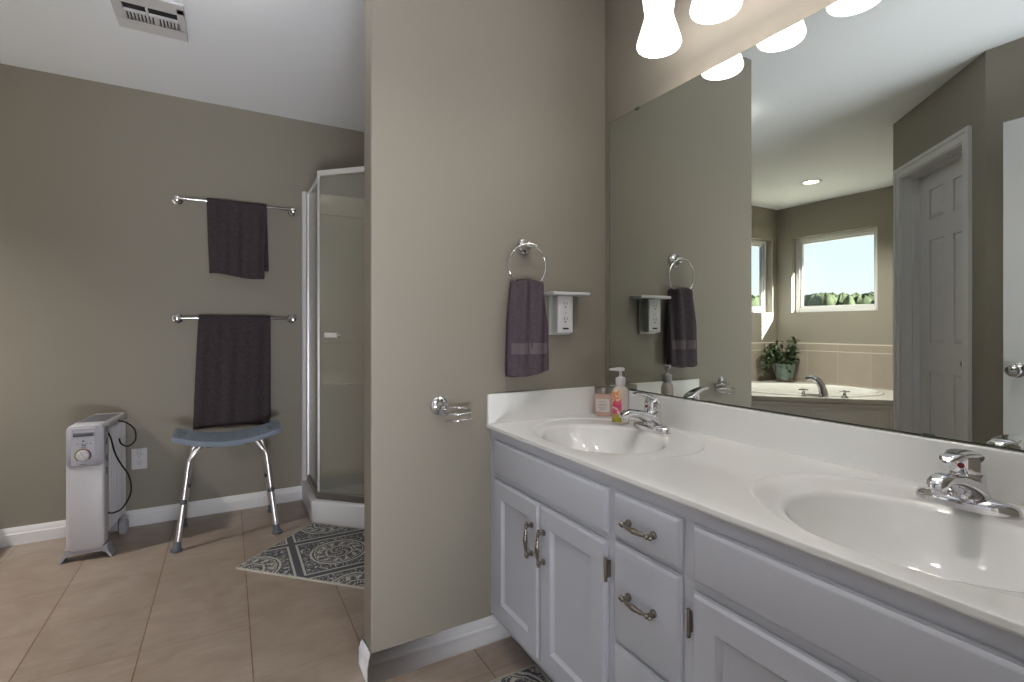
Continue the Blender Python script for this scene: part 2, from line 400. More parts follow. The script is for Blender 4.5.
# diagonal wall with the closet door opening
A = Vector((-1.141, 1.622, 0)); B = Vector((-0.515, 0.97, 0)); dl = (B - A).normalized(); nr = Vector((-dl.y, dl.x, 0))  # nr points into the room
DM = Matrix(((dl.x, nr.x, 0, A.x), (dl.y, nr.y, 0, A.y), (0, 0, 1, 0), (0, 0, 0, 1)))
L = (B - A).length
OP = (0.113, 0.735, 2.045)
b = MB(DM); b.box(0, -0.130, 0, OP[0]-0.018, 0, C); b.box(OP[1]+0.018, -0.130, 0, L, 0, C); b.box(OP[0]-0.018, -0.130, OP[2]+0.018, OP[1]+0.018, 0, C)
struct(b.build('wall_diagonal', PAINT, smooth=False))
# entry wall behind the camera, doorway around the camera
b = MB(); b.box(-0.625, -0.12, 0, -0.47, 0.03, C); b.box(0.36, -0.12, 0, XM+0.004, 0.03, C); b.box(-0.47, -0.12, 2.06, 0.36, 0.03, C)
struct(b.build('wall_entry', PAINT, smooth=False))
# plain bedroom behind the doorway
b = MB(); b.box(-1.6, -3.7, 0, -1.5, -0.12, C); b.box(1.9, -3.7, 0, 2.0, -0.12, C); b.box(-1.6, -3.8, 0, 2.0, -3.7, C); b.box(-1.5, -0.17, 0, -0.625, -0.12, C); b.box(XM, -0.17, 0, 1.9, -0.12, C)
struct(b.build('wall_bedroom', PAINT, smooth=False))
struct(MB().box(-1.6, -3.8, -0.1, 2.0, -0.12, 0.0).build('floor_bedroom', CARPET, smooth=False))
struct(MB().box(-3.55, -2.0, 2.50, -2.92, 5.0, 2.60).build('trim_eave', SIDING, smooth=False))

# baseboards: profile swept along a straight run, p = outward normal
def base_profile(h=0.088, t=0.014):
    return [(0, 0), (t, 0), (t, h*0.62), (t*0.72, h*0.70), (t*0.72, h*0.80), (t*0.35, h*0.93), (t*0.2, h), (0, h)]
def baseboard(name, runs, h=0.088, t=0.014):
    b = MB()
    for (p0, p1, nrm, e0, e1) in runs:      # e0/e1: mitre extension at each end (times depth)
        p0, p1, nrm = Vector(p0), Vector(p1), Vector(nrm); d = (p1 - p0).normalized()
        rings = []
        for p, e_, sg in ((p0, e0, -1), (p1, e1, 1)):
            rings.append([Vector((p.x, p.y, 0)) + Vector((nrm.x, nrm.y, 0)) * x + Vector((d.x, d.y, 0)) * (x * e_ * sg) + Vector((0, 0, z)) for x, z in base_profile(h, t)])
        b.loft(rings)
    return struct(b.build(name, TRIM, smooth=True, sharp=25))
baseboard('baseboard_wing', [((WX0, YW), (0.878, YW), (0, -1), 1, 0), ((WX0, YW+0.092), (WX0, YW), (-1, 0), 1, 1), ((XM, YW+0.092), (WX0, YW+0.092), (0, 1), 0, 1)])
baseboard('baseboard_back', [((-1.16, YB), (0.41, YB), (0, -1), 0, 0)])
baseboard('baseboard_diagonal', [((B.x, B.y), ((A + dl*(OP[1]+0.075)).x, (A + dl*(OP[1]+0.075)).y), (nr.x, nr.y), 0, 0), ((-0.515, 0.05), (-0.515, 0.97), (1, 0), 0, 0)])

# windows of the tub corner
def window(name, M_, w_, h_):
    """local: x along the opening 0..w, y outwards 0..0.15, z up 0..h"""
    fr = MB(M_); y0, y1, f = 0.075, 0.125, 0.045
    for (a, b_) in (((0, 0), (f, h_)), ((w_-f, 0), (w_, h_)), ((f, 0), (w_-f, f)), ((f, h_-f), (w_-f, h_))):
        fr.box(a[0], y0, a[1], b_[0], y1, b_[1])
    o = struct(fr.build(name, TRIM, bevel=0.004))
    sa = MB(M_); g = 0.022
    for (a, b_) in (((f, f), (f+g, h_-f)), ((w_-f-g, f), (w_-f, h_-f)), ((f+g, f), (w_-f-g, f+g)), ((f+g, h_-f-g), (w_-f-g, h_-f))):
        sa.box(a[0], y0+0.012, a[1], b_[0], y1-0.008, b_[1])
    s_ = sa.build('window_sash', TRIM, o, bevel=0.003)
    MB(M_).box(f+g-0.004, y0+0.024, f+g-0.004, w_-f-g+0.004, y0+0.029, h_-f-g+0.004).build('window_pane', PANE, o, smooth=False)
    return o
Mw = Matrix(((0, -1, 0, XL), (1, 0, 0, LW[0]), (0, 0, 1, LW[2]), (0, 0, 0, 1)))
window('window_1', Mw, LW[1]-LW[0], LW[3]-LW[2])
Mw2 = Matrix(((1, 0, 0, BWN[0]), (0, 1, 0, YB), (0, 0, 1, BWN[2]), (0, 0, 0, 1)))
window('window_2', Mw2, BWN[1]-BWN[0], BWN[3]-BWN[2])

# tile wainscot round the tub (with a cream cap) 
b = MB(); b.box(XL+0.0005, 1.623, 0.50, XL+0.009, YB-0.0005, 0.925); b.box(XL+0.009, YB-0.009, 0.50, -1.16, YB-0.0005, 0.925)
struct(b.build('trim_1', WTILE, smooth=False))
b = MB(); b.box(XL+0.0005, 1.623, 0.925, XL+0.012, YB-0.0005, 0.937); b.box(XL+0.012, YB-0.012, 0.925, -1.16, YB-0.0005, 0.937)
b.box(XL+0.009, 1.623, 0.850, XL+0.0105, YB-0.01, 0.856); b.box(XL+0.009, YB-0.0105, 0.850, -1.16, YB-0.009, 0.856)
struct(b.build('trim_2', mat('cream_tile_cap', srgb(214, 208, 194), 0.3), smooth=False))

# ------------------------------------------------------------------ doors
def six_panel(b, w_, h_, t, rows, c0, cw, c1):
    """slab in local x 0..w, y -t..0 (front face at y=0), z 0..h; panels recessed then raised"""
    d = 0.009
    b.box(0, -t+d, 0, w_, -d, h_)
    xs = [0, c0, c0+cw, c1, c1+cw, w_]
    for side in (0, 1):
        ya, yb = ((-d, 0) if side == 0 else (-t, -t+d))
        zs = [0]
        for z0, z1 in rows: zs += [z0, z1]
        zs.append(h_)
        for i in (0, 2, 4): b.box(xs[i], ya, 0, xs[i+1], yb, h_)
        for i in range(0, len(zs), 2):
            for j in (1, 3): b.box(xs[j], ya, zs[i], xs[j+1], yb, zs[i+1])
        for z0, z1 in rows:
            for i in (1, 3):
                x0, x1 = xs[i], xs[i+1]; q = 0.026
                yo, yi = (-d, -0.001) if side == 0 else (-t+d, -t+0.001)
                b.loft([[(x0+0.004, yo, z0+0.004), (x1-0.004, yo, z0+0.004), (x1-0.004, yo, z1-0.004), (x0+0.004, yo, z1-0.004)],
                        [(x0+q, yi, z0+q), (x1-q, yi, z0+q), (x1-q, yi, z1-q), (x0+q, yi, z1-q)]])
    return b
ROWS = [(0.20, 0.83), (1.00, 1.62), (1.745, 1.925)]
def knob_mb(M_, y, sgn, z, x):
    k = MB(M_)
    k.lathe([(0.0, 0), (0.032, 0), (0.033, 0.004*sgn), (0.026, 0.009*sgn), (0.011, 0.012*sgn), (0.010, 0.030*sgn), (0.020, 0.038*sgn), (0.027, 0.050*sgn), (0.026, 0.060*sgn), (0.016, 0.067*sgn), (0, 0.068*sgn)], (x, y, z), 24, 'y')
    return k
# closet door in the diagonal wall (closed, set at the far side of the jamb)
M1 = DM @ Matrix.Translation((OP[0]+0.003, -0.092, 0.008))
lw_ = OP[1]-OP[0]-0.006
d_ = struct(six_panel(MB(M1), lw_, 2.032, 0.035, ROWS, 0.115, 0.150, 0.352).build('door_1', DOORW, smooth=False))
knob_mb(M1, 0, 1, 0.905, lw_-0.06).build('door_knob', NICKEL, d_)
# jambs and casing of that door
b = MB(DM)
b.box(OP[0]-0.018, -0.130, 0, OP[0], 0.004, OP[2]); b.box(OP[1], -0.130, 0, OP[1]+0.018, 0.004, OP[2]); b.box(OP[0]-0.018, -0.130, OP[2], OP[1]+0.018, 0.004, OP[2]+0.018)
b.box(OP[0], -0.0915, 0, OP[0]+0.011, -0.056, OP[2]); b.box(OP[0]+0.011, -0.0915, OP[2]-0.011, OP[1]-0.011, -0.056, OP[2]);  b.box(OP[1]-0.011, -0.0915, 0, OP[1], -0.056, OP[2])
struct(b.build('trim_3', DOORW, smooth=False))
cs = 0.060
b = MB(DM)
for x0, x1 in ((OP[0]-0.008-cs, OP[0]-0.008), (OP[1]+0.008, OP[1]+0.008+cs)):
    b.box(x0, 0, 0, x1, 0.011, OP[2]+0.008+cs)
b.box(OP[0]-0.008, 0, OP[2]+0.008, OP[1]+0.008, 0.011, OP[2]+0.008+cs)
oo = 0.022
b.box(OP[0]-0.008-cs, 0.011, 0, OP[0]-0.008-cs+oo, 0.018, OP[2]+0.008+cs); b.box(OP[1]+0.008+cs-oo, 0.011, 0, OP[1]+0.008+cs, 0.018, OP[2]+0.008+cs)
b.box(OP[0]-0.008-cs+oo, 0.011, OP[2]+0.008+cs-oo, OP[1]+0.008+cs-oo, 0.018, OP[2]+0.008+cs)
struct(b.build('trim_4', DOORW, smooth=False))
# entrance door leaf, swung open against the entry side wall
M2 = Matrix(((0, 1, 0, -0.445), (1, 0, 0, 0.075), (0, 0, 1, 0.010), (0, 0, 0, 1)))
d_ = struct(six_panel(MB(M2), 0.812, 2.032, 0.035, ROWS, 0.115, 0.235, 0.462).build('door_2', DOORW, smooth=False))
knob_mb(M2, 0, 1, 0.900, 0.765).build('door_knob', CHROME, d_)
knob_mb(M2, -0.035, -1, 0.900, 0.765).build('door_knob', CHROME, d_)

# ------------------------------------------------------------------ outside
MB().box(-140, -90, -3.4, 60, 140, -3.2).build('pale_ground', GROUND, smooth=False)
struct(bpy.data.objects['pale_ground'])
b = MB(); rnd = random.Random(3)
for i in range(900):
    az = math.radians(-92 + 122 * (i / 899.0)) + rnd.uniform(-0.01, 0.01)
    R_ = rnd.uniform(44, 54); x, y = R_ * math.sin(az), R_ * math.cos(az) + 2.5
    top = 1.105 + 0.058 * R_ * rnd.uniform(0.86, 1.02) + 0.1
    rr = rnd.uniform(0.5, 1.1)
    M_ = Matrix.Translation((x, y, 0))
    # rounded lumpy crown on a tapering column of foliage
    prof = [(0.0, top), (rr*0.55, top-0.25), (rr*0.95, top-0.9), (rr, top-1.7), (rr*0.9, top-3.2), (rr*0.8, -3.2)]
    rings = []
    ph = [rnd.uniform(0, 6.28) for _ in range(3)]
    for r, z in prof:
        rings.append([(x + r*(1+0.16*math.sin(3*a+ph[0]+z)+0.1*math.sin(5*a+ph[1]))*math.cos(a), y + r*(1+0.16*math.sin(4*a+ph[2]))*math.sin(a), z + 0.12*math.sin(5*a+ph[1])) for a in [2*PI*j/12 for j in range(12)]])
    b.loft(rings)
ridge = []
for i in range(181):
    az = math.radians(-95 + 130 * (i / 180.0)); R_ = 60.0
    tp = 1.105 + 60 * (0.046 + 0.005 * math.sin(i*0.21) + 0.003 * math.sin(i*0.83+1))
    ridge.append([(r_*math.sin(az), r_*math.cos(az)+2.5, z_) for r_, z_ in ((R_-9, -3.2), (R_-6, tp*0.75), (R_-1.5, tp), (R_+2, tp*0.8), (R_+8, -3.2))])
b.loft(ridge)
t_ = b.build('treeline', TREE, sharp=80)
tag(t_, 'distant green treeline along the horizon outside the tub windows', 'trees', kind='stuff')

# ------------------------------------------------------------------ vanity cabinet
VY0, VY1 = 0.045, YW - 0.001
FX = 0.790             # face of doors and drawers
CZ = 0.751             # underside of the top
van = thing('vanity_cabinet', 'white double vanity cabinet with shaker doors and a centre drawer stack', 'cabinet', (1.0, 0.8, 0))
MV = Matrix.Translation((-1.0, -0.8, 0))
b = MB(MV); ft = 0.014; fx0 = FX + ft
b.box(fx0, VY0, 0.100, fx0+0.016, VY1, CZ)                           # face frame board
for y in (VY0, VY1-0.016): b.box(fx0+0.016, y, 0.100, XM, y+0.016, CZ)
b.box(fx0+0.016, VY0+0.016, 0.100, XM, VY1-0.016, 0.116)
b.box(XM-0.01, VY0+0.016, 0.116, XM, VY1-0.016, CZ)
for y in (0.925, 0.690): b.box(fx0+0.016, y, 0.116, XM-0.01, y+0.016, CZ)
b.box(0.878, VY0, 0.0, 0.894, VY1, 0.100)
b.box(0.894, VY0, 0.0, XM, VY0+0.016, 0.1); b.box(0.894, VY1-0.016, 0.0, XM, VY1, 0.1)
b.build('carcass', CABW, van, bevel=0.0015, seg=1)
def slab_front(y0, y1, z0, z1):
    b = MB(MV); b.box(FX+0.007, y0, z0, fx0-0.0005, y1, z1)
    i = 0.012
    b.loft([[(FX+0.007, y0+0.004, z0+0.004), (FX+0.007, y1-0.004, z0+0.004), (FX+0.007, y1-0.004, z1-0.004), (FX+0.007, y0+0.004, z1-0.004)],
            [(FX+0.001, y0+i-0.003, z0+i-0.003), (FX+0.001, y1-i+0.003, z0+i-0.003), (FX+0.001, y1-i+0.003, z1-i+0.003), (FX+0.001, y0+i-0.003, z1-i+0.003)],
            [(FX, y0+i, z0+i), (FX, y1-i, z0+i), (FX, y1-i, z1-i), (FX, y0+i, z1-i)]])
    return b
def shaker_door(y0, y1, z0, z1, s=0.058):
    b = MB(MV); 
    b.box(FX+0.010, y0+0.003, z0+0.003, fx0-0.0005, y1-0.003, z1-0.003)
    def rect(x, q): return [(x, y0+q, z0+q), (x, y1-q, z0+q), (x, y1-q, z1-q), (x, y0+q, z1-q)]
    b.loft([rect(fx0-0.001, 0), rect(FX+0.007, 0), rect(FX+0.006, 0.005), rect(FX, 0.010), rect(FX, s), rect(FX+0.004, s+0.003), rect(FX+0.010, s+0.010)], cap0=False, cap1=False)
    b.box(FX+0.0095, y0+s+0.008, z0+s+0.008, FX+0.0120, y1-s-0.008, z1-s-0.008)
    return b
def pull(mb, p0, p1):
    """arched cabinet pull between p0 and p1, standing off towards -x"""
    p0, p1 = Vector(p0), Vector(p1); d = p1 - p0; Ln = d.length; t = d.normalized()
    out = Vector((-1, 0, 0)); st = 0.018
    a, c = p0 + t*0.012, p1 - t*0.012
    for q in (a, c):
        mb.tube([q, q+out*0.004, q+out*0.006, q+out*st], [0.0085, 0.0085, 0.0055, 0.005], 14)
    n = 24; pts = []; rs = []
    for i in range(n+1):
        u = i/n; pts.append(p0 + d*u + out*(st + 0.006*math.sin(PI*u)))
        r = 0.0036
        r += 0.0032*math.exp(-((u-0.5)/0.16)**2) + 0.003*math.exp(-((u-0.12)/0.03)**2) + 0.003*math.exp(-((u-0.88)/0.03)**2) + 0.0015*math.exp(-((u-0.3)/0.03)**2) + 0.0015*math.exp(-((u-0.7)/0.03)**2)
        if i in (0, n): r = 0.003
        if i in (1, n-1): r = 0.006
        rs.append(r)
    mb.tube(pts, rs, 14)
    return mb
def hinge(y, z, par, M_=None):
    b = MB(MV); b.cyl((FX-0.001, y, z-0.026), (FX-0.001, y, z+0.026), 0.0042, seg=12); b.box(FX-0.001, y-0.003, z-0.020, fx0, y+0.003, z+0.020)
    for q in (-0.029, 0.026): b.lathe([(0, 0), (0.0035, 0), (0.0045, 0.0015), (0, 0.003)], (FX-0.001, y, z+q), 12)
    b.build('hinge', NICKEL, par, bevel=0.0008, seg=1)
for y0, y1 in ((0.936, 1.524), (0.085, 0.684)):
    slab_front(y0, y1, 0.603, 0.718).build('false_front', CABW, van, bevel=0.001, seg=1)
for y0, y1, py, hy in ((1.240, 1.526, 1.272, None), (0.938, 1.236, 1.207, 0.9355), (0.388, 0.684, 0.418, 0.6865), (0.085, 0.384, 0.354, 0.0825)):
    dr = shaker_door(y0, y1, 0.121, 0.588).build('cabinet_door', CABW, van, sharp=20)
    pull(MB(MV), (FX, py, 0.418), (FX, py, 0.526)).build('handle', NICKEL, dr)
    for z in (0.523, 0.180):
        if hy is not None: hinge(hy, z, dr)
for z0, z1, hz in ((0.610, 0.719, 0.659), (0.368, 0.603, 0.492), (0.121, 0.360, 0.245)):
    dr = slab_front(0.710, 0.914, z0, z1).build('drawer', CABW, van, bevel=0.001, seg=1)
    pull(MB(MV), (FX, 0.768, hz+0.002), (FX, 0.868, hz+0.002)).build('handle', NICKEL, dr)

# ------------------------------------------------------------------ vanity top with two moulded basins
ZT = 0.766
top = thing('vanity_countertop', 'long glossy off-white countertop with two moulded oval basins', 'countertop', (1.05, 0.8, CZ))
MT = Matrix.Translation((-1.05, -0.8, -CZ))
TX0, TX1, TY0, TY1 = 0.787, XM-0.018, 0.035, YW-0.018
basins = [1.224, 0.400]
def ell(cx, cy, a, b_, n, k=2.0):
    out = []
    for i in range(n):
        t = 2*PI*i/n; out.append((cx + a*abs(math.cos(t))**(2/k)*math.copysign(1, math.cos(t)), cy + b_*abs(math.sin(t))**(2/k)*math.copysign(1, math.sin(t))))
    return out
NB = 96
b = MB(MT)
# flat top face with two oval holes, front edge rolled over
outer = [(TX0+0.004, TY0), (TX1+0.018, TY0), (TX1+0.018, TY1+0.018), (TX0+0.004, TY1+0.018)]
def vloop(pts, z):
    vs = [b.v((x, y, z)) for x, y in pts]; es = [b.b.edges.new((vs[i], vs[(i+1) % len(vs)])) for i in range(len(vs))]
    return vs, es
ov, oe = vloop(outer, ZT); alle = list(oe)
for cy in basins:
    hv, he = vloop(ell(1.057, cy, 0.230, 0.302, NB), ZT); alle += he
bmesh.ops.triangle_fill(b.b, use_beauty=True, use_dissolve=False, edges=alle)
prof = [(TX0+0.004, ZT), (TX0+0.0012, ZT-0.0006), (TX0, ZT-0.0022), (TX0, CZ+0.004), (TX0+0.003, CZ), (TX0+0.03, CZ)]
rows = [[b.v((x, TY0, z)), b.v((x, TY1+0.018, z))] for x, z in prof]
for i in range(len(rows)-1): b.face([rows[i][0], rows[i][1], rows[i+1][1], rows[i+1][0]])
for y in (TY0, TY1+0.018):
    b.face([b.v(p) for p in ((TX0+0.03, y, CZ), (TX0+0.003, y, CZ), (TX0, y, CZ+0.004), (TX0, y, ZT-0.0022), (TX0+0.0012, y, ZT-0.0006), (TX0+0.004, y, ZT), (XM, y, ZT), (XM, y, CZ))])
o = b.build('slab', MARBLE, top, sharp=30)
MB(MT).box(TX1, TY0, ZT-0.002, XM-0.0005, YW-0.0005, 0.866).build('backsplash', MARBLE, top, bevel=0.004, seg=3)
MB(MT).box(TX0, TY1, ZT-0.002, TX1, YW-0.0005, 0.871).build('side_splash', MARBLE, top, bevel=0.004, seg=3)
for cy in basins:
    b = MB(MT); rings = []
    def ring(cx, a, b_, z): rings.append([(x, y, z) for x, y in ell(cx, cy, a, b_, NB)])
    ring(1.057, 0.230, 0.302, ZT); ring(1.057, 0.2285, 0.300, ZT-0.0004); ring(1.057, 0.2262, 0.297, ZT-0.0022); ring(1.056, 0.2235, 0.294, ZT-0.0028)
    for k in range(1, 5):
        f = k/4; ring(1.056-0.043*f, 0.2235-0.0375*f, 0.294-0.072*f, ZT-0.0028-0.0008*f)
    for k in range(1, 8):            # rolled lip
        a = k/7*PI/2*0.80; ring(1.013, 0.186-0.022*math.sin(a), 0.222-0.022*math.sin(a), ZT-0.0036-0.022*(1-math.cos(a)))
    D = 0.125
    for k in range(1, 13):
        f = k/12; s_ = (1-f**2.0); z = ZT-0.0188-(D-0.0188)*(1-(1-f)**1.7)
        ring(1.013+0.02*f, 0.022+(0.1629-0.022)*(1-f)**0.62 if f < 1 else 0.022, 0.022+(0.1989-0.022)*(1-f)**0.62 if f < 1 else 0.022, z)
    b.loft(rings, cap0=False, cap1=True)
    bo = b.build('basin', MARBLE, top, sharp=50)
    MB(MT).lathe([(0.0, -0.004), (0.021, -0.004), (0.023, 0.0), (0.021, 0.0025), (0.015, 0.002), (0.014, -0.001), (0.012, 0.004), (0, 0.006)], (1.033, cy, ZT-D+0.001), 24).build('drain', CHROME, bo)

# ------------------------------------------------------------------ faucets
def faucet(loc, label, lift):
    """single lever chrome faucet: local -x points over the basin"""
    r = thing('faucet', label, 'faucet', loc, 0, 'basin faucets')
    def sweep(path, wid, hei, tilt=0.0, piv=(0, 0)):
        ca, sa = math.cos(tilt), math.sin(tilt)
        path = [(piv[0] + (x-piv[0])*ca + (z-piv[1])*sa, piv[1] - (x-piv[0])*sa + (z-piv[1])*ca) for x, z in path]
        P = smooth_path([(x, 0, z) for x, z in path], 5); n = len(P); rings = []
        for i, p in enumerate(P):
            u = i/(n-1)*(len(wid)-1); k = min(int(u), len(wid)-2); f = u-k; W = wid[k]*(1-f)+wid[k+1]*f; Hh = hei[k]*(1-f)+hei[k+1]*f
            t = (P[min(i+1, n-1)]-P[max(i-1, 0)]).normalized(); nn = Vector((0, 1, 0)).cross(t).normalized()
            rings.append([p + Vector((0, 1, 0))*W*math.copysign(abs(math.cos(a))**0.8, math.cos(a)) + nn*Hh*math.copysign(abs(math.sin(a))**0.8, math.sin(a)) for a in [2*PI*j/28 for j in range(28)]])
        return MB().loft(rings)
    b = MB(); rings = []
    for (s_, z) in ((1.0, 0), (1.0, 0.009), (0.97, 0.014), (0.90, 0.0185), (0.74, 0.022), (0.4, 0.024)):
        rings.append([(x, y, z) for x, y in ell(0, 0, 0.030*s_, 0.079*s_, 48, 2.2)])
    b.loft(rings); b.build('base_plate', CHROME, r, sharp=60)
    so = sweep([(0.014, 0.016), (-0.004, 0.036), (-0.036, 0.052), (-0.072, 0.062), (-0.102, 0.0655), (-0.120, 0.060), (-0.127, 0.052)],
               [0.034, 0.031, 0.024, 0.0185, 0.0175, 0.0165, 0.0120], [0.020, 0.021, 0.015, 0.0115, 0.0115, 0.0110, 0.0070]).build('spout', CHROME, r, sharp=60)
    MB().cyl((-0.112, 0, 0.058), (-0.113, 0, 0.042), 0.0115, 0.0112, 20).build('aerator', CHROME, so, bevel=0.001)
    h = MB(); h.lathe([(0.0, 0.012), (0.033, 0.012), (0.0300, 0.030), (0.0275, 0.055), (0.0268, 0.064), (0.0255, 0.0655), (0.0268, 0.067), (0.0270, 0.088), (0.0255, 0.097), (0.020, 0.1025), (0.010, 0.105), (0, 0.1055)], (0.006, 0, 0), 40)
    ho = h.build('handle', CHROME, r, sharp=40)
    sweep([(0.024, 0.088), (0.008, 0.098), (-0.020, 0.104), (-0.050, 0.106), (-0.074, 0.103), (-0.086, 0.098)],
          [0.014, 0.023, 0.021, 0.017, 0.015, 0.009], [0.006, 0.0085, 0.0075, 0.006, 0.005, 0.003], lift, (0.018, 0.088)).build('lever', CHROME, ho, sharp=60)
    MB().lathe([(0, 0), (0.0052, 0), (0.0052, -0.003), (0, -0.0035)], (-0.0200, 0.0, 0.081), 16, 'x').build('temperature_dot', RED, ho)
    return r
faucet((1.226, 1.222, ZT-0.0035), 'chrome single-lever faucet with raised lever at the far basin beside the soap bottle', 0.24)
faucet((1.226, 0.405, ZT-0.0035), 'chrome single-lever faucet with lowered lever at the near basin', -0.02)

# ------------------------------------------------------------------ mirror
mr = thing('vanity_mirror', 'large frameless wall mirror above the double vanity', 'mirror', (XM, 0.8, 0.867))
Mm = Matrix.Translation((-XM, -0.8, -0.867))
me_ = MB(Mm).box(XM-0.0005, 0.04, 0.868, XM+0.0035, 1.5475, 1.919).build('backing', MIRROR_EDGE, mr, smooth=False)
b = MB(Mm); c_ = [b.v(p) for p in ((XM-0.001, 0.042, 0.8705), (XM-0.001, 1.5455, 0.8705), (XM-0.001, 1.5455, 1.917), (XM-0.001, 0.042, 1.917))]
b.box(XM-0.0012, 0.042, 0.870, XM-0.0006, 1.5455, 1.9175)
b.build('mirror_glass', MIRROR, mr, smooth=False)
for y, z in ((1.39, 1.917), (1.41, 0.869), (0.5, 0.869)):
    MB(Mm).box(XM-0.005, y-0.010, z-0.005, XM-0.0012, y+0.010, z+0.004).build('clip', mat('clip', (0.05, 0.06, 0.05, 1), 0.3), mr, bevel=0.001, seg=1)

# ------------------------------------------------------------------ vanity light bar
vl = thing('vanity_light', 'vanity light bar with lit white bell shades above the mirror', 'light', (XM+0.003, 0.82, 2.20))
Mv = Matrix.Translation((-XM-0.003, -0.82, -2.20))
MB(Mv).box(XM-0.022, 0.40, 2.225, XM+0.003, 1.24, 2.305).build('back_plate', SATIN, vl, bevel=0.006, seg=3)
LY = [1.138, 0.928, 0.718, 0.508]; LX = XM-0.150
for y in LY:
    a = MB(Mv).tube(smooth_path([(XM-0.020, y, 2.262), (XM-0.06, y, 2.272), (XM-0.12, y, 2.255), (LX, y, 2.205), (LX, y, 2.185)], 5), 0.0075, 12).build('arm', SATIN, vl)
    MB(Mv).lathe([(0, 2.205), (0.020, 2.203), (0.030, 2.190), (0.033, 2.165), (0.031, 2.150), (0, 2.150)], (LX, y, 0), 28).build('socket', SATIN, a)
    sh = MB(Mv)
    po = [(0.030, 2.174), (0.040, 2.170), (0.0475, 2.155), (0.0490, 2.132), (0.0460, 2.108), (0.0430, 2.088), (0.0450, 2.070), (0.0525, 2.045), (0.0610, 2.018), (0.0665, 1.999), (0.0680, 1.990), (0.0650, 1.982), (0.0630, 1.980)]
    pi_ = [(r-0.004, z) for r, z in reversed(po[2:])]
    sh.loft([[(LX + r*math.cos(2*PI*j/40), y + r*math.sin(2*PI*j/40), z) for j in range(40)] for r, z in po + pi_], cap0=False, cap1=False)
    sh.build('shade', SHADE, vl, sharp=70)
    MB(Mv).lathe([(0, 2.145), (0.012, 2.14), (0.015, 2.115), (0.026, 2.085), (0.030, 2.060), (0.026, 2.036), (0.014, 2.024), (0, 2.021)], (LX, y, 0), 24).build('bulb', BULB, vl)

# ------------------------------------------------------------------ recessed downlights
def can(loc, label, watts):
    r = thing('recessed_downlight', label, 'light', loc, 0, 'recessed ceiling lights')
    MB().lathe([(0.062, 0.002), (0.062, -0.004), (0.066, -0.006), (0.085, -0.003), (0.087, 0.0), (0.087, 0.002)], (0, 0, 0), 40).build('trim_ring', TRIM, r, sharp=60)
    MB().lathe([(0, 0.0), (0.063, 0.0), (0.060, -0.0045), (0, -0.006)], (0, 0, 0), 32).build('lens', CANLIT, r)
    lp = lamp('downlight_lamp', 'SPOT', (loc[0], loc[1], loc[2]-0.02), watts, (1.0, 0.95, 0.89), spot_size=math.radians(125), spot_blend=0.9, shadow_soft_size=0.06)
    return r
can((-1.98, 2.63, C-0.001), 'small lit recessed ceiling light above the corner tub', 150)
can((0.42, 0.78, C-0.001), 'added out-of-view recessed fill light over the vanity aisle', FILL_CAN_W)  # added to brighten counter and floor from above

# dome fill light added out of view above the walkway
dm = thing('fill_dome_light', 'added out-of-view dome fill light on the ceiling in front of the towel bars', 'light', (-0.05, 2.08, C-0.001))
MB().lathe([(0, 0), (0.130, 0), (0.132, -0.012), (0.120, -0.020), (0, -0.020)], (0, 0, 0), 40).build('rim', SATIN, dm, sharp=40)
MB().lathe([(0, -0.018), (0.115, -0.018), (0.112, -0.040), (0.095, -0.066), (0.062, -0.084), (0.025, -0.090), (0, -0.091)], (0, 0, 0), 40).build('glass_dome', DOME, dm, sharp=70)

# ------------------------------------------------------------------ soap bottle and jar
def label_art(name, kind):
    m = mat(name, srgb(230, 190, 190), 0.3); n = m.node_tree; b = n.nodes['Principled BSDF']; g = NG(m)
    tc = n.nodes.new('ShaderNodeTexCoord'); sp = n.nodes.new('ShaderNodeSeparateXYZ'); n.links.new(tc.outputs['Object'], sp.inputs[0])
    nz = n.nodes.new('ShaderNodeTexNoise'); nz.inputs['Scale'].default_value = 22; nz.inputs['Distortion'].default_value = 1.0
    n.links.new(tc.outputs['Object'], nz.inputs['Vector'])
    cr = n.nodes.new('ShaderNodeValToRGB'); cr.color_ramp.interpolation = 'LINEAR'
    z = g.m('DIVIDE', sp.outputs[2], 0.13)
    zz = g.m('ADD', z, g.m('MULTIPLY', g.m('SUBTRACT', nz.outputs['Fac'], 0.5), 0.5))
    n.links.new(zz, cr.inputs[0]); el = cr.color_ramp.elements
    el[0].position = 0.0; el[0].color = srgb(150, 150, 50); el[1].position = 1.0; el[1].color = srgb(206, 190, 120)
    for p, c in ((0.17, srgb(170, 165, 60)), (0.22, srgb(206, 90, 130)), (0.45, srgb(215, 70, 115)), (0.62, srgb(226, 110, 110)), (0.78, srgb(228, 140, 90))):
        q = el.new(p); q.color = c
    nm = n.nodes.new('ShaderNodeTexNoise'); nm.inputs['Scale'].default_value = 34; nm.inputs['Distortion'].default_value = 2.5; nm.inputs['Detail'].default_value = 0.5
    n.links.new(tc.outputs['Object'], nm.inputs['Vector'])
    msk = g.m('MAXIMUM', g.m('LESS_THAN', nm.outputs['Fac'], 0.55), g.m('LESS_THAN', z, 0.2))
    n.links.new(g.mix(msk, srgb(216, 200, 180), cr.outputs[0]), b.inputs['Base Color'])
    return m
PINKL = mat('clear_hand_soap', srgb(206, 196, 188), 0.10, coat=0.5)
sb = thing('soap_bottle', 'pink hand soap pump bottle with floral label on the counter', 'soap bottle', (1.208, 1.352, ZT), math.radians(-28))
b = MB(); rings = []
for s_, z in ((0.90, 0.0), (0.98, 0.002), (1, 0.006), (1, 0.100), (0.97, 0.112), (0.86, 0.121), (0.62, 0.128), (0.45, 0.131), (0.45, 0.136)):
    rings.append([(x, y, z) for x, y in ell(0, 0, 0.0300*s_, 0.021*s_ if s_ > 0.5 else 0.0300*s_, 40, 2.4)])
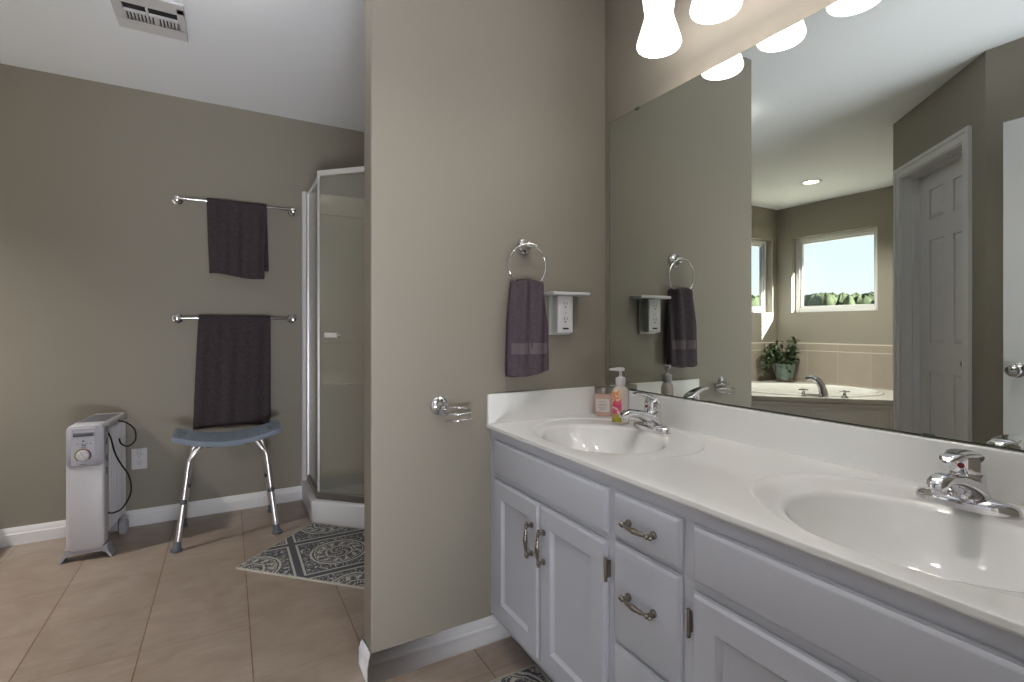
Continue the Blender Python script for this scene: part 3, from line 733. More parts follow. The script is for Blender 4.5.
bt = b.loft(rings).build('bottle', PINKL, sb, sharp=60)
b = MB(); rings = []
def lab(t, k):
    c, q = math.cos(t), math.sin(t)
    return (0.0300*k*math.copysign(abs(c)**(2/2.4), c), 0.021*k*math.copysign(abs(q)**(2/2.4), q))
for z, k in ((0.006, 1.015), (0.060, 1.015), (0.100, 1.015), (0.111, 0.99), (0.118, 0.91)):
    ts = [math.radians(176 + 92*i/18) for i in range(19)]
    rings.append([lab(t, k) + (z,) for t in ts] + [lab(t, k-0.02) + (z,) for t in reversed(ts)])
b.loft(rings)
b.build('printed_label', label_art('floral_label', 0), sb, sharp=50)
b = MB(); b.lathe([(0, 0.134), (0.0165, 0.134), (0.0170, 0.137), (0.0170, 0.158), (0.0155, 0.161), (0.008, 0.163), (0.0048, 0.166), (0.0045, 0.186), (0, 0.186)], (0, 0, 0), 28)
b.loft([[(-0.040 + 0.0, y*0.8, z) for y, z in ((-0.004, 0.186), (0.004, 0.186), (0.004, 0.192), (-0.004, 0.192))],
        [(-0.006, y*2.4, z) for y, z in ((-0.0045, 0.183), (0.0045, 0.183), (0.0045, 0.196), (-0.0045, 0.196))],
        [(0.012, y*2.2, z) for y, z in ((-0.0045, 0.184), (0.0045, 0.184), (0.0045, 0.195), (-0.0045, 0.195))]])
b.build('pump', PLAST, sb, bevel=0.0012)
jr = thing('glass_jar', 'pink filled jar with a grey metal lid in the counter corner', 'jar', (1.262, 1.506, ZT))
b = MB(Matrix.Rotation(math.radians(-80), 4, 'Z')); b.lathe([(0, 0), (0.034, 0), (0.038, 0.003), (0.038, 0.070), (0.036, 0.078), (0.031, 0.084), (0.030, 0.088), (0, 0.088)], (0, 0, 0), 36)
b.build('jar_body', mat('pink_jar_glass', srgb(206, 172, 158), 0.08, coat=0.6, var=0.06, vscale=20), jr, sharp=60)
b = MB(); R0 = 0.0384
for k in range(1):
    aa = [math.radians(178+84*i/16) for i in range(17)]
    b.loft([[(R0*math.cos(a), R0*math.sin(a), z) for a in aa] + [((R0-0.0008)*math.cos(a), (R0-0.0008)*math.sin(a), z) for a in reversed(aa)] for z in (0.018, 0.066)])
b.build('paper_label', mat('white_paper_label', srgb(214, 206, 202), 0.6), jr, sharp=50)
b = MB()
for z, wd in ((0.055, 40), (0.046, 56), (0.040, 50), (0.032, 56), (0.026, 34)):
    aa = [math.radians(220-wd/2+wd*i/8) for i in range(9)]; R1 = R0+0.0003
    b.loft([[(R1*math.cos(a), R1*math.sin(a), z+q) for a in aa] + [((R1-0.0004)*math.cos(a), (R1-0.0004)*math.sin(a), z+q) for a in reversed(aa)] for q in (0, 0.0016)])
b.build('label_print', mat('grey_print', srgb(140, 130, 140), 0.6), jr)
MB().lathe([(0, 0.087), (0.0345, 0.087), (0.0355, 0.089), (0.0355, 0.106), (0.034, 0.109), (0.030, 0.108), (0, 0.108)], (0, 0, 0), 40).build('lid', mat('brushed_lid', (0.38, 0.36, 0.33, 1), 0.3, metal=1.0), jr, sharp=45)

# ------------------------------------------------------------------ towel ring, hand towel, outlet shelf, coil holder on the wing wall
tr = thing('towel_ring', 'chrome towel ring on the wing wall holding the hand towel', 'towel ring', (0.938, YW, 1.397))
def rosette(r0=0.031):
    return [(0, 0), (r0, 0), (r0, -0.006), (r0*0.93, -0.011), (r0*0.86, -0.011), (r0*0.83, -0.019), (r0*0.62, -0.025), (r0*0.50, -0.032), (r0*0.42, -0.044), (0, -0.047)]
MB().lathe(rosette(0.031), (0, 0, 0), 32, 'y').build('mounting_plate', CHROME, tr)
MB().tube([(-0.020, -0.043, 0.001), (0.0, -0.045, 0.003), (0.030, -0.043, 0.000)], [0.006, 0.010, 0.007], 14).build('ring_holder', CHROME, tr)
MB().tube([(-0.006 + 0.077*math.sin(a), -0.043 - 0.004*math.cos(a), -0.074 + 0.077*math.cos(a)) for a in [2*PI*i/48 for i in range(48)]], 0.0037, 10, loop=True).build('ring', CHROME, tr)

def hand_towel():
    """a towel gathered in the ring: narrow neck, widening pleated fall, two layers"""
    b = MB(); nz_, nt_ = 34, 72; rings = []
    ztop, zbot = 0.0, -0.335
    for i in range(nz_):
        u = i/(nz_-1); z = ztop + (zbot-ztop)*u
        W = (0.066 + 0.014*min(1, u*2.0)**0.8 + 0.004*u); T = 0.019 + 0.008*math.sin(min(1, u*2)*PI*0.5) - 0.004*u
        if i == 0: W *= 0.93; T *= 0.6; z -= 0.004
        if i == 1: T *= 0.85
        cx = 0.0 - 0.004*u
        ring = []
        for j in range(nt_):
            a = 2*PI*j/nt_; c, s_ = math.cos(a), math.sin(a)
            x = W*abs(c)**0.7*math.copysign(1, c); y = T*abs(s_)**0.55*math.copysign(1, s_)
            amp = 0.011*(1-u)**0.7 + 0.0036
            pl = math.sin(x*95 + 0.9 + 1.2*u) * amp + math.sin(x*210+2*u)*0.0012
            if s_ < 0: y += pl - 0.004*u
            else: y += pl*0.4
            zz = z - (0.010*math.cos(x*22+0.6)*u**4) - (0.006*u**6 if s_ > 0 else 0)
            if i == 0: zz = z + 0.006*math.cos(x*70)
            ring.append((cx + x, y, zz))
        rings.append(ring)
    b.loft(rings, cap1=False)
    # inner hem so the fall reads as folded cloth
    last = rings[-1]
    inn = [[(x*0.93, y*0.6-0.001, z+0.002) for x, y, z in last], [(x*0.90, y*0.5-0.001, z+0.040) for x, y, z in last]]
    b.loft([last] + inn, cap0=False)
    return b
ht = thing('hand_towel', 'plum-grey terry hand towel hanging from the ring on the wing wall', 'towel', (0.933, YW-0.043, 1.276))
o = hand_towel().build('cloth', TOWEL, ht, sharp=80)
# woven band strip follows the front of the towel
b = MB(); rows_ = []
for u in (0.680, 0.695, 0.740, 0.780, 0.795):
    r1, r2 = [], []
    z = -0.335*u; W = (0.066+0.014+0.004*u)*0.97; T = 0.019+0.008-0.004*u
    for j in range(41):
        x = -W + 2*W*j/40
        amp = 0.011*(1-u)**0.7+0.0036; c = abs(x/W)**(1/0.7); s_ = math.sqrt(max(0, 1-min(1, c*c)))
        y = -T*s_**0.55 + math.sin((x)*95+0.9+1.2*u)*amp + math.sin(x*210+2*u)*0.0012 - 0.004*u - 0.0012
        r1.append((x-0.004*u, y, z)); r2.append((x-0.004*u, y+0.003, z))
    rows_.append(r1 + r2[::-1])
b.loft(rows_); b.build('woven_band', BAND, ht, sharp=80)

osf = thing('outlet_shelf', 'white outlet extender with a small shelf beside the hand towel', 'outlet shelf', (1.094, YW, 1.08))
MB().box(-0.070, -0.072, 0.143, 0.099, -0.0005, 0.155).build('shelf_board', PLAST, osf, bevel=0.004, seg=3)
MB().box(-0.034, -0.048, 0.002, 0.036, -0.010, 0.143).build('housing', PLAST, osf, bevel=0.006, seg=3)
MB().box(-0.046, -0.0105, -0.004, 0.050, -0.0005, 0.1425).build('wall_plate', mat('grey_mount', srgb(190, 192, 190), 0.3), osf, bevel=0.003)
for s_ in (-1, 1): MB().box(s_*0.048-0.002+0.001, -0.056, 0.010, s_*0.048+0.002+0.001, -0.0110, 0.1425).build('side_guard', CLEAR, osf, bevel=0.001)
for zc in (0.108, 0.052):
    b = MB()
    for x_ in (-0.007, 0.006): b.box(x_, -0.0486, zc, x_+0.002, -0.0475, zc+0.009)
    b.lathe([(0, 0), (0.0028, 0), (0.0028, -0.0006), (0, -0.0006)], (0.0, -0.048, zc-0.008), 12, 'y')
    b.build('socket', DARK, osf)
MB().box(-0.012, -0.0486, 0.016, 0.014, -0.0475, 0.022).build('usb_port', DARK, osf)
MB().lathe([(0, 0), (0.003, 0), (0.003, -0.001), (0, -0.0012)], (0.0, -0.0478, 0.078), 12, 'y').build('indicator', HEATG, osf)

ch = thing('coil_holder', 'chrome coil holder on a round plate beside the vanity', 'holder', (0.612, YW, 0.843))
MB().lathe([(0, 0), (0.031, 0), (0.031, -0.004), (0.026, -0.009), (0.014, -0.012), (0.010, -0.020), (0.009, -0.032), (0, -0.034)], (0, 0, 0), 32, 'y').build('mounting_plate', CHROME, ch)
pts = [(0, -0.030, -0.002), (0.006, -0.040, -0.004)]
for i in range(0, 61):
    t = i/60; a = PI*0.95 - t*2*PI*2.05
    pts.append((0.048 + 0.044*math.cos(a), -0.050 + 0.038*math.sin(a), -0.004 - 0.042*t))
MB().tube(pts, 0.0032, 10).build('coil', CHROME, ch, sharp=80)

# ------------------------------------------------------------------ towel bars and towels on the back wall
def towel_bar(z, label):
    r = thing('towel_bar', label, 'towel bar', (0.052, YB, z), 0, 'towel bars on the back wall')
    for s_ in (-0.305, 0.305):
        MB().lathe([(0, 0), (0.027, 0), (0.027, -0.005), (0.021, -0.011), (0.015, -0.014), (0.0115, -0.024), (0.011, -0.046), (0.015, -0.052), (0.0165, -0.060), (0.014, -0.068), (0, -0.072)], (s_, 0, 0), 28, 'y').build('bracket', CHROME, r)
    MB().cyl((-0.31, -0.060, 0), (0.31, -0.060, 0), 0.0078, seg=20).build('bar', CHROME, r)
    return r
towel_bar(1.835, 'upper chrome towel bar with the short towel over it')
towel_bar(1.155, 'lower chrome towel bar with the long towel over it')
def hung_towel(name, label, x0, x1, zb, front, back, skew=0.0, seed=1, mat_=TOWEL2, drift=0.0):
    """cloth laid over a bar: grid down the back, over and down the front; local frame = bar centre"""
    rn = random.Random(seed); b = MB(); nx, R = 40, 0.0135
    pathn = []
    for i in range(20): pathn.append(('b', i/20))
    for i in range(9): pathn.append(('o', i/8))
    for i in range(1, 31): pathn.append(('f', i/30))
    rows = []; ph = [rn.uniform(0, 6) for _ in range(4)]
    for kind, t in pathn:
        row = []
        for j in range(nx+1):
            u = j/nx; x = x0 + (x1-x0)*u
            if kind == 'b': y = YB-0.060+R; z = -back*(1-t); dn = (1-t)
            elif kind == 'o':
                a = PI*t; y = YB-0.060+R*math.cos(a); z = R*math.sin(a); dn = 0
            else: y = YB-0.060-R; z = -front*t; dn = t
            wv = (0.5*math.sin(u*19+ph[0])+0.5*math.sin(u*33+ph[1]+dn)+0.35*math.sin(u*8+ph[2]))*0.0055*min(1, dn*3+0.15)
            if kind == 'b': wv = min(abs(wv), 0.02)
            if kind == 'f': wv -= 0.010*dn*dn
            xx = x + (skew*(u-0.5)*dn if kind == 'f' else skew*0.4*(u-0.5)*dn) + (0.018*dn if (kind == 'b' and not drift) else 0) + (drift*dn if kind == 'f' else 0)
            zz = z + (0.008*math.sin(u*5+ph[3])*dn**3 if kind != 'o' else 0) - (0.012*u*dn if kind == 'f' else 0)
            row.append((xx, y + wv, zb + zz))
        rows.append(row)
    b.loft([[Vector(p) - Vector((0.052, YB, zb)) for p in r] for r in rows], cap0=False, cap1=False, closed=False)
    t_ = thing(name, label, 'towel', (0.052, YB, zb))
    b.build('cloth', mat_, t_, sharp=80, solid=0.009)
    return t_
t1 = hung_towel('bath_towel', 'short dark plum towel folded over the upper towel bar', -0.108, 0.205, 1.835, 0.425, 0.385, -0.03, 4)
# tucked side fold of the short towel
t2 = hung_towel('bath_towel', 'long dark plum towel hanging over the lower bar behind the stool', -0.148, 0.226, 1.155, 0.628, 0.590, 0.018, 9, drift=-0.016)

# ------------------------------------------------------------------ wall outlet with plug-in
ou = thing('wall_outlet', 'white duplex wall outlet with a clear plug-in beside the heater', 'outlet', (-0.430, YB, 0.370))
MB().box(-0.036, -0.006, -0.058, 0.036, -0.0005, 0.058).build('cover_plate', PLAST, ou, bevel=0.003)
for z in (0.020, -0.020):
    f = MB().lathe([(0, 0), (0.0165, 0), (0.0165, -0.002), (0, -0.0025)], (0, -0.006, z), 24, 'y').build('receptacle', PLAST, ou)
    b = MB()
    for x in (-0.007, 0.005): b.box(x, -0.0088, z-0.001, x+0.002, -0.0078, z+0.008)
    b.lathe([(0, 0), (0.0026, 0), (0.0026, -0.0006), (0, -0.0006)], (0, -0.0082, z-0.008), 10, 'y'); b.build('slot', DARK, f)
b = MB(); b.box(-0.013, -0.030, 0.030, 0.013, -0.0088, 0.074); b.build('plug_in', CLEAR, ou, bevel=0.004)

# ------------------------------------------------------------------ radiator heater
he = thing('radiator_heater', 'white oil-filled radiator heater with a dial against the back wall', 'heater', (-0.586, 3.046, 0), math.radians(-5))
def rrect(w_, h_, r, n=5):
    out = []
    for cx, cz, a0 in ((w_-r, h_-r, 0), (-w_+r, h_-r, 90), (-w_+r, r, 180), (w_-r, r, 270)):
        for i in range(n+1):
            a = math.radians(a0+90*i/n); out.append((cx+r*math.cos(a), cz+r*math.sin(a)))
    return out
z0 = 0.050
b = MB()
S = rrect(0.0735, 0.595, 0.030)
b.loft([[(x*k, y, z0 + 0.2975 + (z-0.2975)*kk) for x, z in S] for y, k, kk in ((0.060, 1.0, 1.0), (0.012, 1.0, 1.0), (0.004, 0.97, 0.993), (0.0, 0.90, 0.975))])
b.build('front_cover', HEATW, he, sharp=50)
b = MB()
S = rrect(0.0715, 0.190, 0.022)
b.loft([[(x*k+0.002, y, 0.448 + 0.095 + (z-0.095)*kk) for x, z in S] for y, k, kk in ((0.020, 1.0, 1.0), (-0.003, 1.0, 1.0), (-0.006, 0.96, 0.98))])
cp = b.build('control_panel', HEATG, he, sharp=50)
MB().box(-0.050, -0.0075, 0.455, 0.040, -0.0055, 0.625).build('control_plate', mat('heater_plate', srgb(178, 178, 190), 0.4), cp, bevel=0.001)
b = MB(); b.tube([(-0.042, -0.007, 0.600), (0.034, -0.007, 0.600)], 0.009, 16, sq=(0.5, 1)); b.build('handle_grip', mat('grip_grey', srgb(98, 98, 108), 0.5), cp)
b = MB(); b.tube([(-0.047, -0.004, 0.618), (-0.045, -0.006, 0.628), (0.040, -0.006, 0.628), (0.043, -0.004, 0.618)], 0.003, 10); b.build('panel_rim', HEATW, cp)
# dial with coloured scale arc
def arc_band(r0, r1, a0, a1, y, M_=None, c=(0, 0)):
    b = MB(); n = 14; fr, bk = [], []
    aa = [math.radians(a0+(a1-a0)*i/n) for i in range(n+1)]
    ring = [(c[0]+r1*math.cos(a), c[1]+r1*math.sin(a)) for a in aa] + [(c[0]+r0*math.cos(a), c[1]+r0*math.sin(a)) for a in reversed(aa)]
    b.loft([[(x, y, z) for x, z in ring], [(x, y-0.0008, z) for x, z in ring]])
    return b
DC = (-0.006, 0.502)
arc_band(0.026, 0.032, 120, 235, -0.0074, c=DC).build('dial_scale', mat('scale_yellow', srgb(140, 128, 66), 0.5), cp)
arc_band(0.026, 0.032, 55, 120, -0.0074, c=DC).build('dial_scale', mat('scale_orange', srgb(150, 104, 72), 0.5), cp)
arc_band(0.026, 0.032, -40, 55, -0.0074, c=DC).build('dial_scale', mat('scale_red', srgb(112, 50, 52), 0.5), cp)
dk = MB().lathe([(0, -0.006), (0.025, -0.006), (0.0245, -0.014), (0.022, -0.017), (0, -0.018)], (DC[0], 0, DC[1]), 32, 'y').build('dial', HEATW, cp)
MB(Matrix.Translation((DC[0], -0.019, DC[1])) @ Matrix.Rotation(math.radians(-35), 4, 'Y')).box(-0.0035, -0.006, -0.022, 0.0035, 0.002, 0.022).build('pointer', PLAST, dk, bevel=0.001)
for x0, z0_, x1, z1 in ((-0.030, 0.556, -0.020, 0.558), (-0.012, 0.556, -0.006, 0.558), (0.004, 0.556, 0.010, 0.558), (0.018, 0.556, 0.028, 0.558),
                        (-0.010, 0.545, -0.007, 0.552), (-0.004, 0.545, -0.001, 0.552), (0.002, 0.545, 0.005, 0.552), (-0.014, 0.538, 0.006, 0.5395), (-0.018, 0.459, 0.008, 0.461), (-0.008, 0.566, -0.002, 0.572)):
    MB().box(x0, -0.0082, z0_, x1, -0.0073, z1).build('panel_mark', DARK, cp)
# fins
for i in range(7):
    y = 0.074 + i*0.043
    b = MB(); S = rrect(0.070, 0.530, 0.03)
    b.loft([[(x*k, yy, 0.085 + 0.265 + (z-0.265)*kk) for x, z in S] for yy, k, kk in ((y, 0.90, 0.97), (y+0.003, 1, 1), (y+0.008, 1, 1), (y+0.011, 0.90, 0.97))])
    for x in (-0.036, 0.0, 0.036):
        b.loft([[(x-0.012, y-0.008, 0.12), (x+0.012, y-0.008, 0.12), (x+0.012, y+0.019, 0.12), (x-0.012, y+0.019, 0.12)], [(x-0.012, y-0.008, 0.58), (x+0.012, y-0.008, 0.58), (x+0.012, y+0.019, 0.58), (x-0.012, y+0.019, 0.58)]])
    b.build('fin', HEATW, he, bevel=0.002, seg=1)
b = MB(); S = rrect(0.074, 0.042, 0.018)
b.loft([[(x, y, 0.600 + z) for x, z in S] for y in (0.058, 0.372)]); b.build('top_cover', HEATW, he, sharp=50)
b = MB(); b.box(-0.075, 0.345, 0.10, 0.075, 0.352, 0.60); b.build('rear_panel', HEATW, he, bevel=0.002)
b = MB(); b.box(-0.055, 0.09, 0.6415, 0.055, 0.33, 0.6435)
for i in range(9): b.box(-0.045, 0.105+i*0.024, 0.6435, 0.045, 0.113+i*0.024, 0.6450)
b.build('top_grille', mat('grille_grey', srgb(120, 120, 126), 0.5), he)
b = MB()
poly = [(-0.100, 0.0), (-0.092, 0.0), (-0.074, 0.026), (-0.060, 0.034), (0.060, 0.034), (0.074, 0.026), (0.092, 0.0), (0.100, 0.0), (0.098, 0.012), (0.084, 0.034), (0.080, 0.062), (-0.080, 0.062), (-0.084, 0.034), (-0.098, 0.012)]
b.loft([[(x, 0.010, z) for x, z in poly], [(x, 0.075, z) for x, z in poly]]); b.build('foot', HEATG, he, bevel=0.002)
b = MB(); b.box(-0.055, 0.285, 0.030, 0.055, 0.335, 0.086); b.build('axle_bracket', HEATG, he)
for s_ in (-1, 1): MB().lathe([(0, 0.062*s_), (0.036, 0.062*s_), (0.040, 0.066*s_), (0.040, 0.086*s_), (0.036, 0.090*s_), (0.014, 0.090*s_), (0.012, 0.086*s_), (0, 0.086*s_)], (0, 0.31, 0.040), 32, 'x').build('wheel', HEATG, he)
VENTG = mat('vent_grey', srgb(110, 110, 120), 0.5)
for z in (0.40, 0.46, 0.54, 0.60): MB().box(0.0745, 0.020, z, 0.0762, 0.034, z+0.030).build('side_vent', VENTG, he)
b = MB(); b.tube(smooth_path([(0.077, 0.045, 0.590), (0.084, 0.06, 0.555), (0.092, 0.09, 0.48), (0.105, 0.14, 0.41), (0.130, 0.17, 0.34), (0.140, 0.16, 0.26), (0.118, 0.11, 0.200), (0.092, 0.06, 0.195), (0.078, 0.040, 0.205)], 6), 0.0038, 10)
b.tube(smooth_path([(0.079, 0.20, 0.625), (0.100, 0.26, 0.600), (0.125, 0.30, 0.555), (0.128, 0.30, 0.500), (0.105, 0.27, 0.475), (0.086, 0.22, 0.500), (0.082, 0.20, 0.530)], 6), 0.0038, 10)
b.build('power_cord', BLACK, he, sharp=80)

# ------------------------------------------------------------------ shower stool
st = thing('shower_stool', 'blue-grey plastic shower stool with aluminium legs below the towels', 'stool', (0.004, 3.14, 0))
W2, D2 = 0.252, 0.140
NX, NY = 50, 28
def seat_z(x, y): return 0.506 + 0.051*(x/W2)**2 + 0.010*math.exp(-((abs(y)-D2)/0.02)**2)*0.3
b = MB(); vs = {}
def inside(x, y):
    return (abs(x/W2)**6 + abs(y/D2)**6) <= 1.0
for i in range(NX+1):
    for j in range(NY+1):
        u, v_ = -1+2*i/NX, -1+2*j/NY
        # superellipse mapping for rounded corners
        x, y = u*W2*(1-0.035*abs(v_)**6), v_*D2*(1-0.06*abs(u)**8)
        vs[i, j] = b.v((x, y, seat_z(x, y)))
for i in range(NX):
    for j in range(NY):
        xm, ym = -W2+2*W2*(i+0.5)/NX, -D2+2*D2*(j+0.5)/NY
        hole = (0.188 < abs(xm) < 0.226 and abs(ym) < 0.062 and not (abs(ym) < 0.006))
        drain = (i % 6 == 3 and j % 6 == 3 and abs(xm) < 0.17)
        if hole or drain: continue
        b.face([vs[i, j], vs[i+1, j], vs[i+1, j+1], vs[i, j+1]])
so = b.build('seat', GREYP, st, sharp=60)
md = so.modifiers.new('solid', 'SOLIDIFY'); md.thickness = 0.007; md.offset = -1
md = so.modifiers.new('bevel', 'BEVEL'); md.width = 0.0015; md.segments = 1; md.limit_method = 'ANGLE'
# down-turned rim under the seat edge
b = MB(); n = 80; ro, ri = [], []
per = [( -1+2*i/20, -1) for i in range(20)] + [(1, -1+2*i/20) for i in range(20)] + [(1-2*i/20, 1) for i in range(20)] + [(-1, 1-2*i/20) for i in range(20)]
rings = [[], [], [], []]
for u, v_ in per:
    x, y = u*W2*(1-0.035*abs(v_)**6), v_*D2*(1-0.06*abs(u)**8); z = seat_z(x, y)
    rings[0].append((x, y, z-0.001)); rings[1].append((x*1.006, y*1.01, z-0.008)); rings[2].append((x*1.0, y*1.0, z-0.026)); rings[3].append((x*0.97, y*0.95, z-0.026))
rings.append([(x*0.97, y*0.95, z+0.020) for x, y, z in rings[3]])
b.loft(rings, cap0=False, cap1=False); b.build('seat_rim', GREYP, st, sharp=80)
for sx_ in (-1, 1):
    for sy_ in (-1, 1):
        foot = Vector((0.225*sx_, 0.180*sy_, 0.0)); dirv = Vector((-0.050*sx_, -0.050*sy_, 0.43)); dirv.normalize()
        f0 = foot + dirv*0.02
        mid = foot + dirv*0.235; topp = foot + dirv*0.418
        b = MB(); P = [mid + dirv*(-0.05)] + [topp]
        bend = [topp + Vector((-0.012*sx_, 0, 0.038)), topp + Vector((-0.034*sx_, 0, 0.056)), Vector((0.135*sx_, topp.y*0.90, 0.492)), Vector((0.08*sx_, topp.y*0.85, 0.497))]
        pth = smooth_path([mid + dirv*(-0.05), mid + dirv*0.06, topp, topp + Vector((-0.007*sx_, 0, 0.026)), topp + Vector((-0.024*sx_, 0, 0.047)), Vector((0.128*sx_, topp.y*0.93, 0.496))], 5)
        b.tube(pth, 0.0115, 16); lg = b.build('leg', ALU, st, sharp=80)
        MB().tube([f0, mid], 0.0136, 18).build('leg_extension', ALU, lg)
        MB().tube([mid - dirv*0.012, mid - dirv*0.010, mid + dirv*0.008, mid + dirv*0.010], [0.0132, 0.0155, 0.0155, 0.0125], 18).build('collar', RUBBER, lg)
        MB().tube([foot + Vector((0, 0, 0.0005)), foot + dirv*0.010, foot + dirv*0.016, foot + dirv*0.045, foot + dirv*0.048], [0.025, 0.0245, 0.019, 0.0155, 0.0135], 20).build('rubber_foot', RUBBER, lg)
        b = MB()
        if sy_ < 0: continue
        for k in range(6):
            q = foot + dirv*(0.085+0.026*k); b.cyl(q + Vector((0, -0.0139, 0)), q + Vector((0, 0.0139, 0)), 0.003, seg=8)
        b.build('height_holes', DARK, lg)
for sx_ in (-1, 1): MB().box(0.085*sx_-0.014, -0.128, 0.482, 0.085*sx_+0.014, 0.128, 0.500).build('seat_support', RUBBER, st, bevel=0.003)

# ------------------------------------------------------------------ mats
def flat_mat(name, label, corners, m, loc, rz, w_, l_):
    t_ = thing(name, label, 'mat', loc, rz)
    b = MB(); h = 0.007; nseg = 4
    P = []
    r = 0.010
    for cx, cy, a0 in ((l_-r, w_-r, 0), (r, w_-r, 90), (r, r, 180), (l_-r, r, 270)):
        for i in range(nseg+1):
            a = math.radians(a0+90*i/nseg); P.append((cx+r*math.cos(a), cy+r*math.sin(a)))
    def sh(d): return [(l_/2+(x-l_/2)*(1-2*d/l_), w_/2+(y-w_/2)*(1-2*d/w_)) for x, y in P]
    b.loft([[(x, y, 0.0005) for x, y in sh(0.007)], [(x, y, h-0.001) for x, y in sh(0.008)], [(x, y, h+0.0005) for x, y in sh(0.010)]]); b.build('pile', m, t_, sharp=60)
    b = MB(); b.loft([[(x, y, 0.0005) for x, y in sh(0.0075)], [(x, y, 0.0005) for x, y in sh(0)], [(x, y, h) for x, y in sh(0)], [(x, y, h+0.001) for x, y in sh(0.0035)], [(x, y, h) for x, y in sh(0.0075)]], cap0=False, cap1=False)
    b.build('hem', mat('cream_hem', srgb(176, 172, 162), 0.9), t_, sharp=80)
    return t_
# shower mat: local x runs (1,-1)/sqrt2, origin at its left corner; pattern aligned 45 deg to the mat
u0 = Vector((0.026, 2.614, 0)); RZ = math.radians(-45)
def to_local(wx, wy):   # world -> local of the mat -> rotated back by the mapping (rot) = world axes about the mat origin
    return (wx-u0.x, wy-u0.y)
px0, py0 = to_local(0.473, 2.553)
m1 = mat_pattern('mat_pattern_shower', px0, py0, 0.389, RZ)
flat_mat('bath_mat', 'grey and cream medallion bath mat in front of the shower', None, m1, (u0.x, u0.y, 0.0), RZ, 0.548, 0.80)
m2 = mat_pattern('mat_pattern_vanity', 0.275*math.sqrt(2)/2+0.02, 0.0, 0.389, math.radians(-45))
flat_mat('vanity_mat', 'grey and cream patterned mat at the foot of the vanity', None, m2, (0.872, 0.575, 0.0), math.radians(90), 0.548, 0.81)

# ------------------------------------------------------------------ shower enclosure
sh_ = thing('corner_shower', 'neo-angle corner shower with silver frame and obscured glass door', 'shower', (0.9, 3.0, 0))
MS = Matrix.Translation((-0.9, -3.0, 0))
SX, SY = 0.41, 2.546
pan = [(XM+0.003, YB-0.001), (SX, YB-0.001), (SX, 3.020), (0.884, SY), (XM+0.003, SY)]
def inset(poly, d):
    # only the three room-side edges move in
    k = d*0.4142
    return [(XM+0.003, YB-0.001), (SX+d, YB-0.001), (SX+d, 3.020+k), (0.884+k, SY+d), (XM+0.003, SY+d)]
b = MB(MS)
def lv_(d, z): return [(x, y, z) for x, y in inset(pan, d)]
b.loft([lv_(0.004, 0.001), lv_(0.0, 0.02), lv_(0.0, 0.112), lv_(0.003, 0.121), lv_(0.010, 0.126), lv_(0.068, 0.126), lv_(0.076, 0.118), lv_(0.090, 0.050), lv_(0.12, 0.042)])
b.build('shower_pan', PANW, sh_, sharp=40)
# fibreglass surround on the two walls
b = MB(MS); b.box(SX+0.045, YB-0.020, 0.120, XM, YB-0.001, 1.835); b.box(XM-0.016, SY+0.03, 0.120, XM+0.003, YB-0.020, 1.835)
b.box(SX+0.045, YB-0.034, 1.835, XM, YB-0.001, 1.968); b.box(XM-0.030, SY+0.03, 1.835, XM+0.003, YB-0.034, 1.968)
b.box(SX+0.10, YB-0.055, 1.000, XM-0.03, YB-0.018, 1.012); b.box(SX+0.10, YB-0.085, 0.72, XM-0.03, YB-0.018, 0.735)
b.box(XM-0.06, SY+0.1, 1.0, XM-0.014, YB-0.055, 1.012)
b.build('wall_surround', SURR, sh_, bevel=0.006, seg=3)
GZ0, GZ1 = 0.160, 1.945
def gp(d): return [(SX+d, YB-0.001), (SX+d, 3.020+d*0.4142), (0.884+d*0.4142, SY+d), (XM+0.003, SY+d)]
G = gp(0.040)
pl = MB(MS); pl.box(SX+0.001, YB-0.036, 0.128, SX+0.026, YB-0.001, 1.968); pl.build('white_wall_jamb', PANW, sh_, bevel=0.003)
b = MB(MS); b.box(SX+0.027, YB-0.045, 0.130, SX+0.060, YB-0.002, 1.968); b.build('wall_post', SATIN, sh_, bevel=0.003)
# rails along glass line
def rail(p, q, z0, z1, t, name, m):
    p, q = Vector((*p, 0)), Vector((*q, 0)); d = (q-p).normalized(); n_ = Vector((-d.y, d.x, 0))*t/2
    b = MB(MS); b.loft([[p-n_+Vector((0,0,z0)), p+n_+Vector((0,0,z0)), p+n_+Vector((0,0,z1)), p-n_+Vector((0,0,z1))], [q-n_+Vector((0,0,z0)), q+n_+Vector((0,0,z0)), q+n_+Vector((0,0,z1)), q-n_+Vector((0,0,z1))]])
    return b.build(name, m, sh_, bevel=0.002)
for i in range(3):
    p, q = G[i], G[i+1]
    rail(p, q, 0.127, 0.165, 0.022, 'bottom_rail', BRONZE)
    rail(p, q, 1.965 if i == 1 else 1.950, 1.995 if i == 1 else 1.968, 0.028 if i == 1 else 0.018, 'header_rail', SATIN)
b = MB(MS); b.box(G[1][0]-0.006, G[1][1]-0.006, 0.160, G[1][0]+0.007, G[1][1]+0.008, 1.990); b.build('corner_post', SATIN, sh_, bevel=0.003)
b = MB(MS); b.box(G[2][0]-0.010, G[2][1]-0.010, 0.160, G[2][0]+0.010, G[2][1]+0.010, 1.990); b.build('corner_post', SATIN, sh_, bevel=0.003)
def glass(p, q, name, i0=0.010, i1=0.010):
    p, q = Vector((*p, 0)), Vector((*q, 0)); d = (q-p).normalized(); n_ = Vector((-d.y, d.x, 0))*0.0025; p = p + d*i0; q = q - d*i1
    b = MB(MS); z0, z1 = 0.163, 1.968
    b.loft([[p-n_+Vector((0,0,z0)), p+n_+Vector((0,0,z0)), p+n_+Vector((0,0,z1)), p-n_+Vector((0,0,z1))], [q-n_+Vector((0,0,z0)), q+n_+Vector((0,0,z0)), q+n_+Vector((0,0,z1)), q-n_+Vector((0,0,z1))]])
    return b.build(name, SHGLASS, sh_, smooth=False)
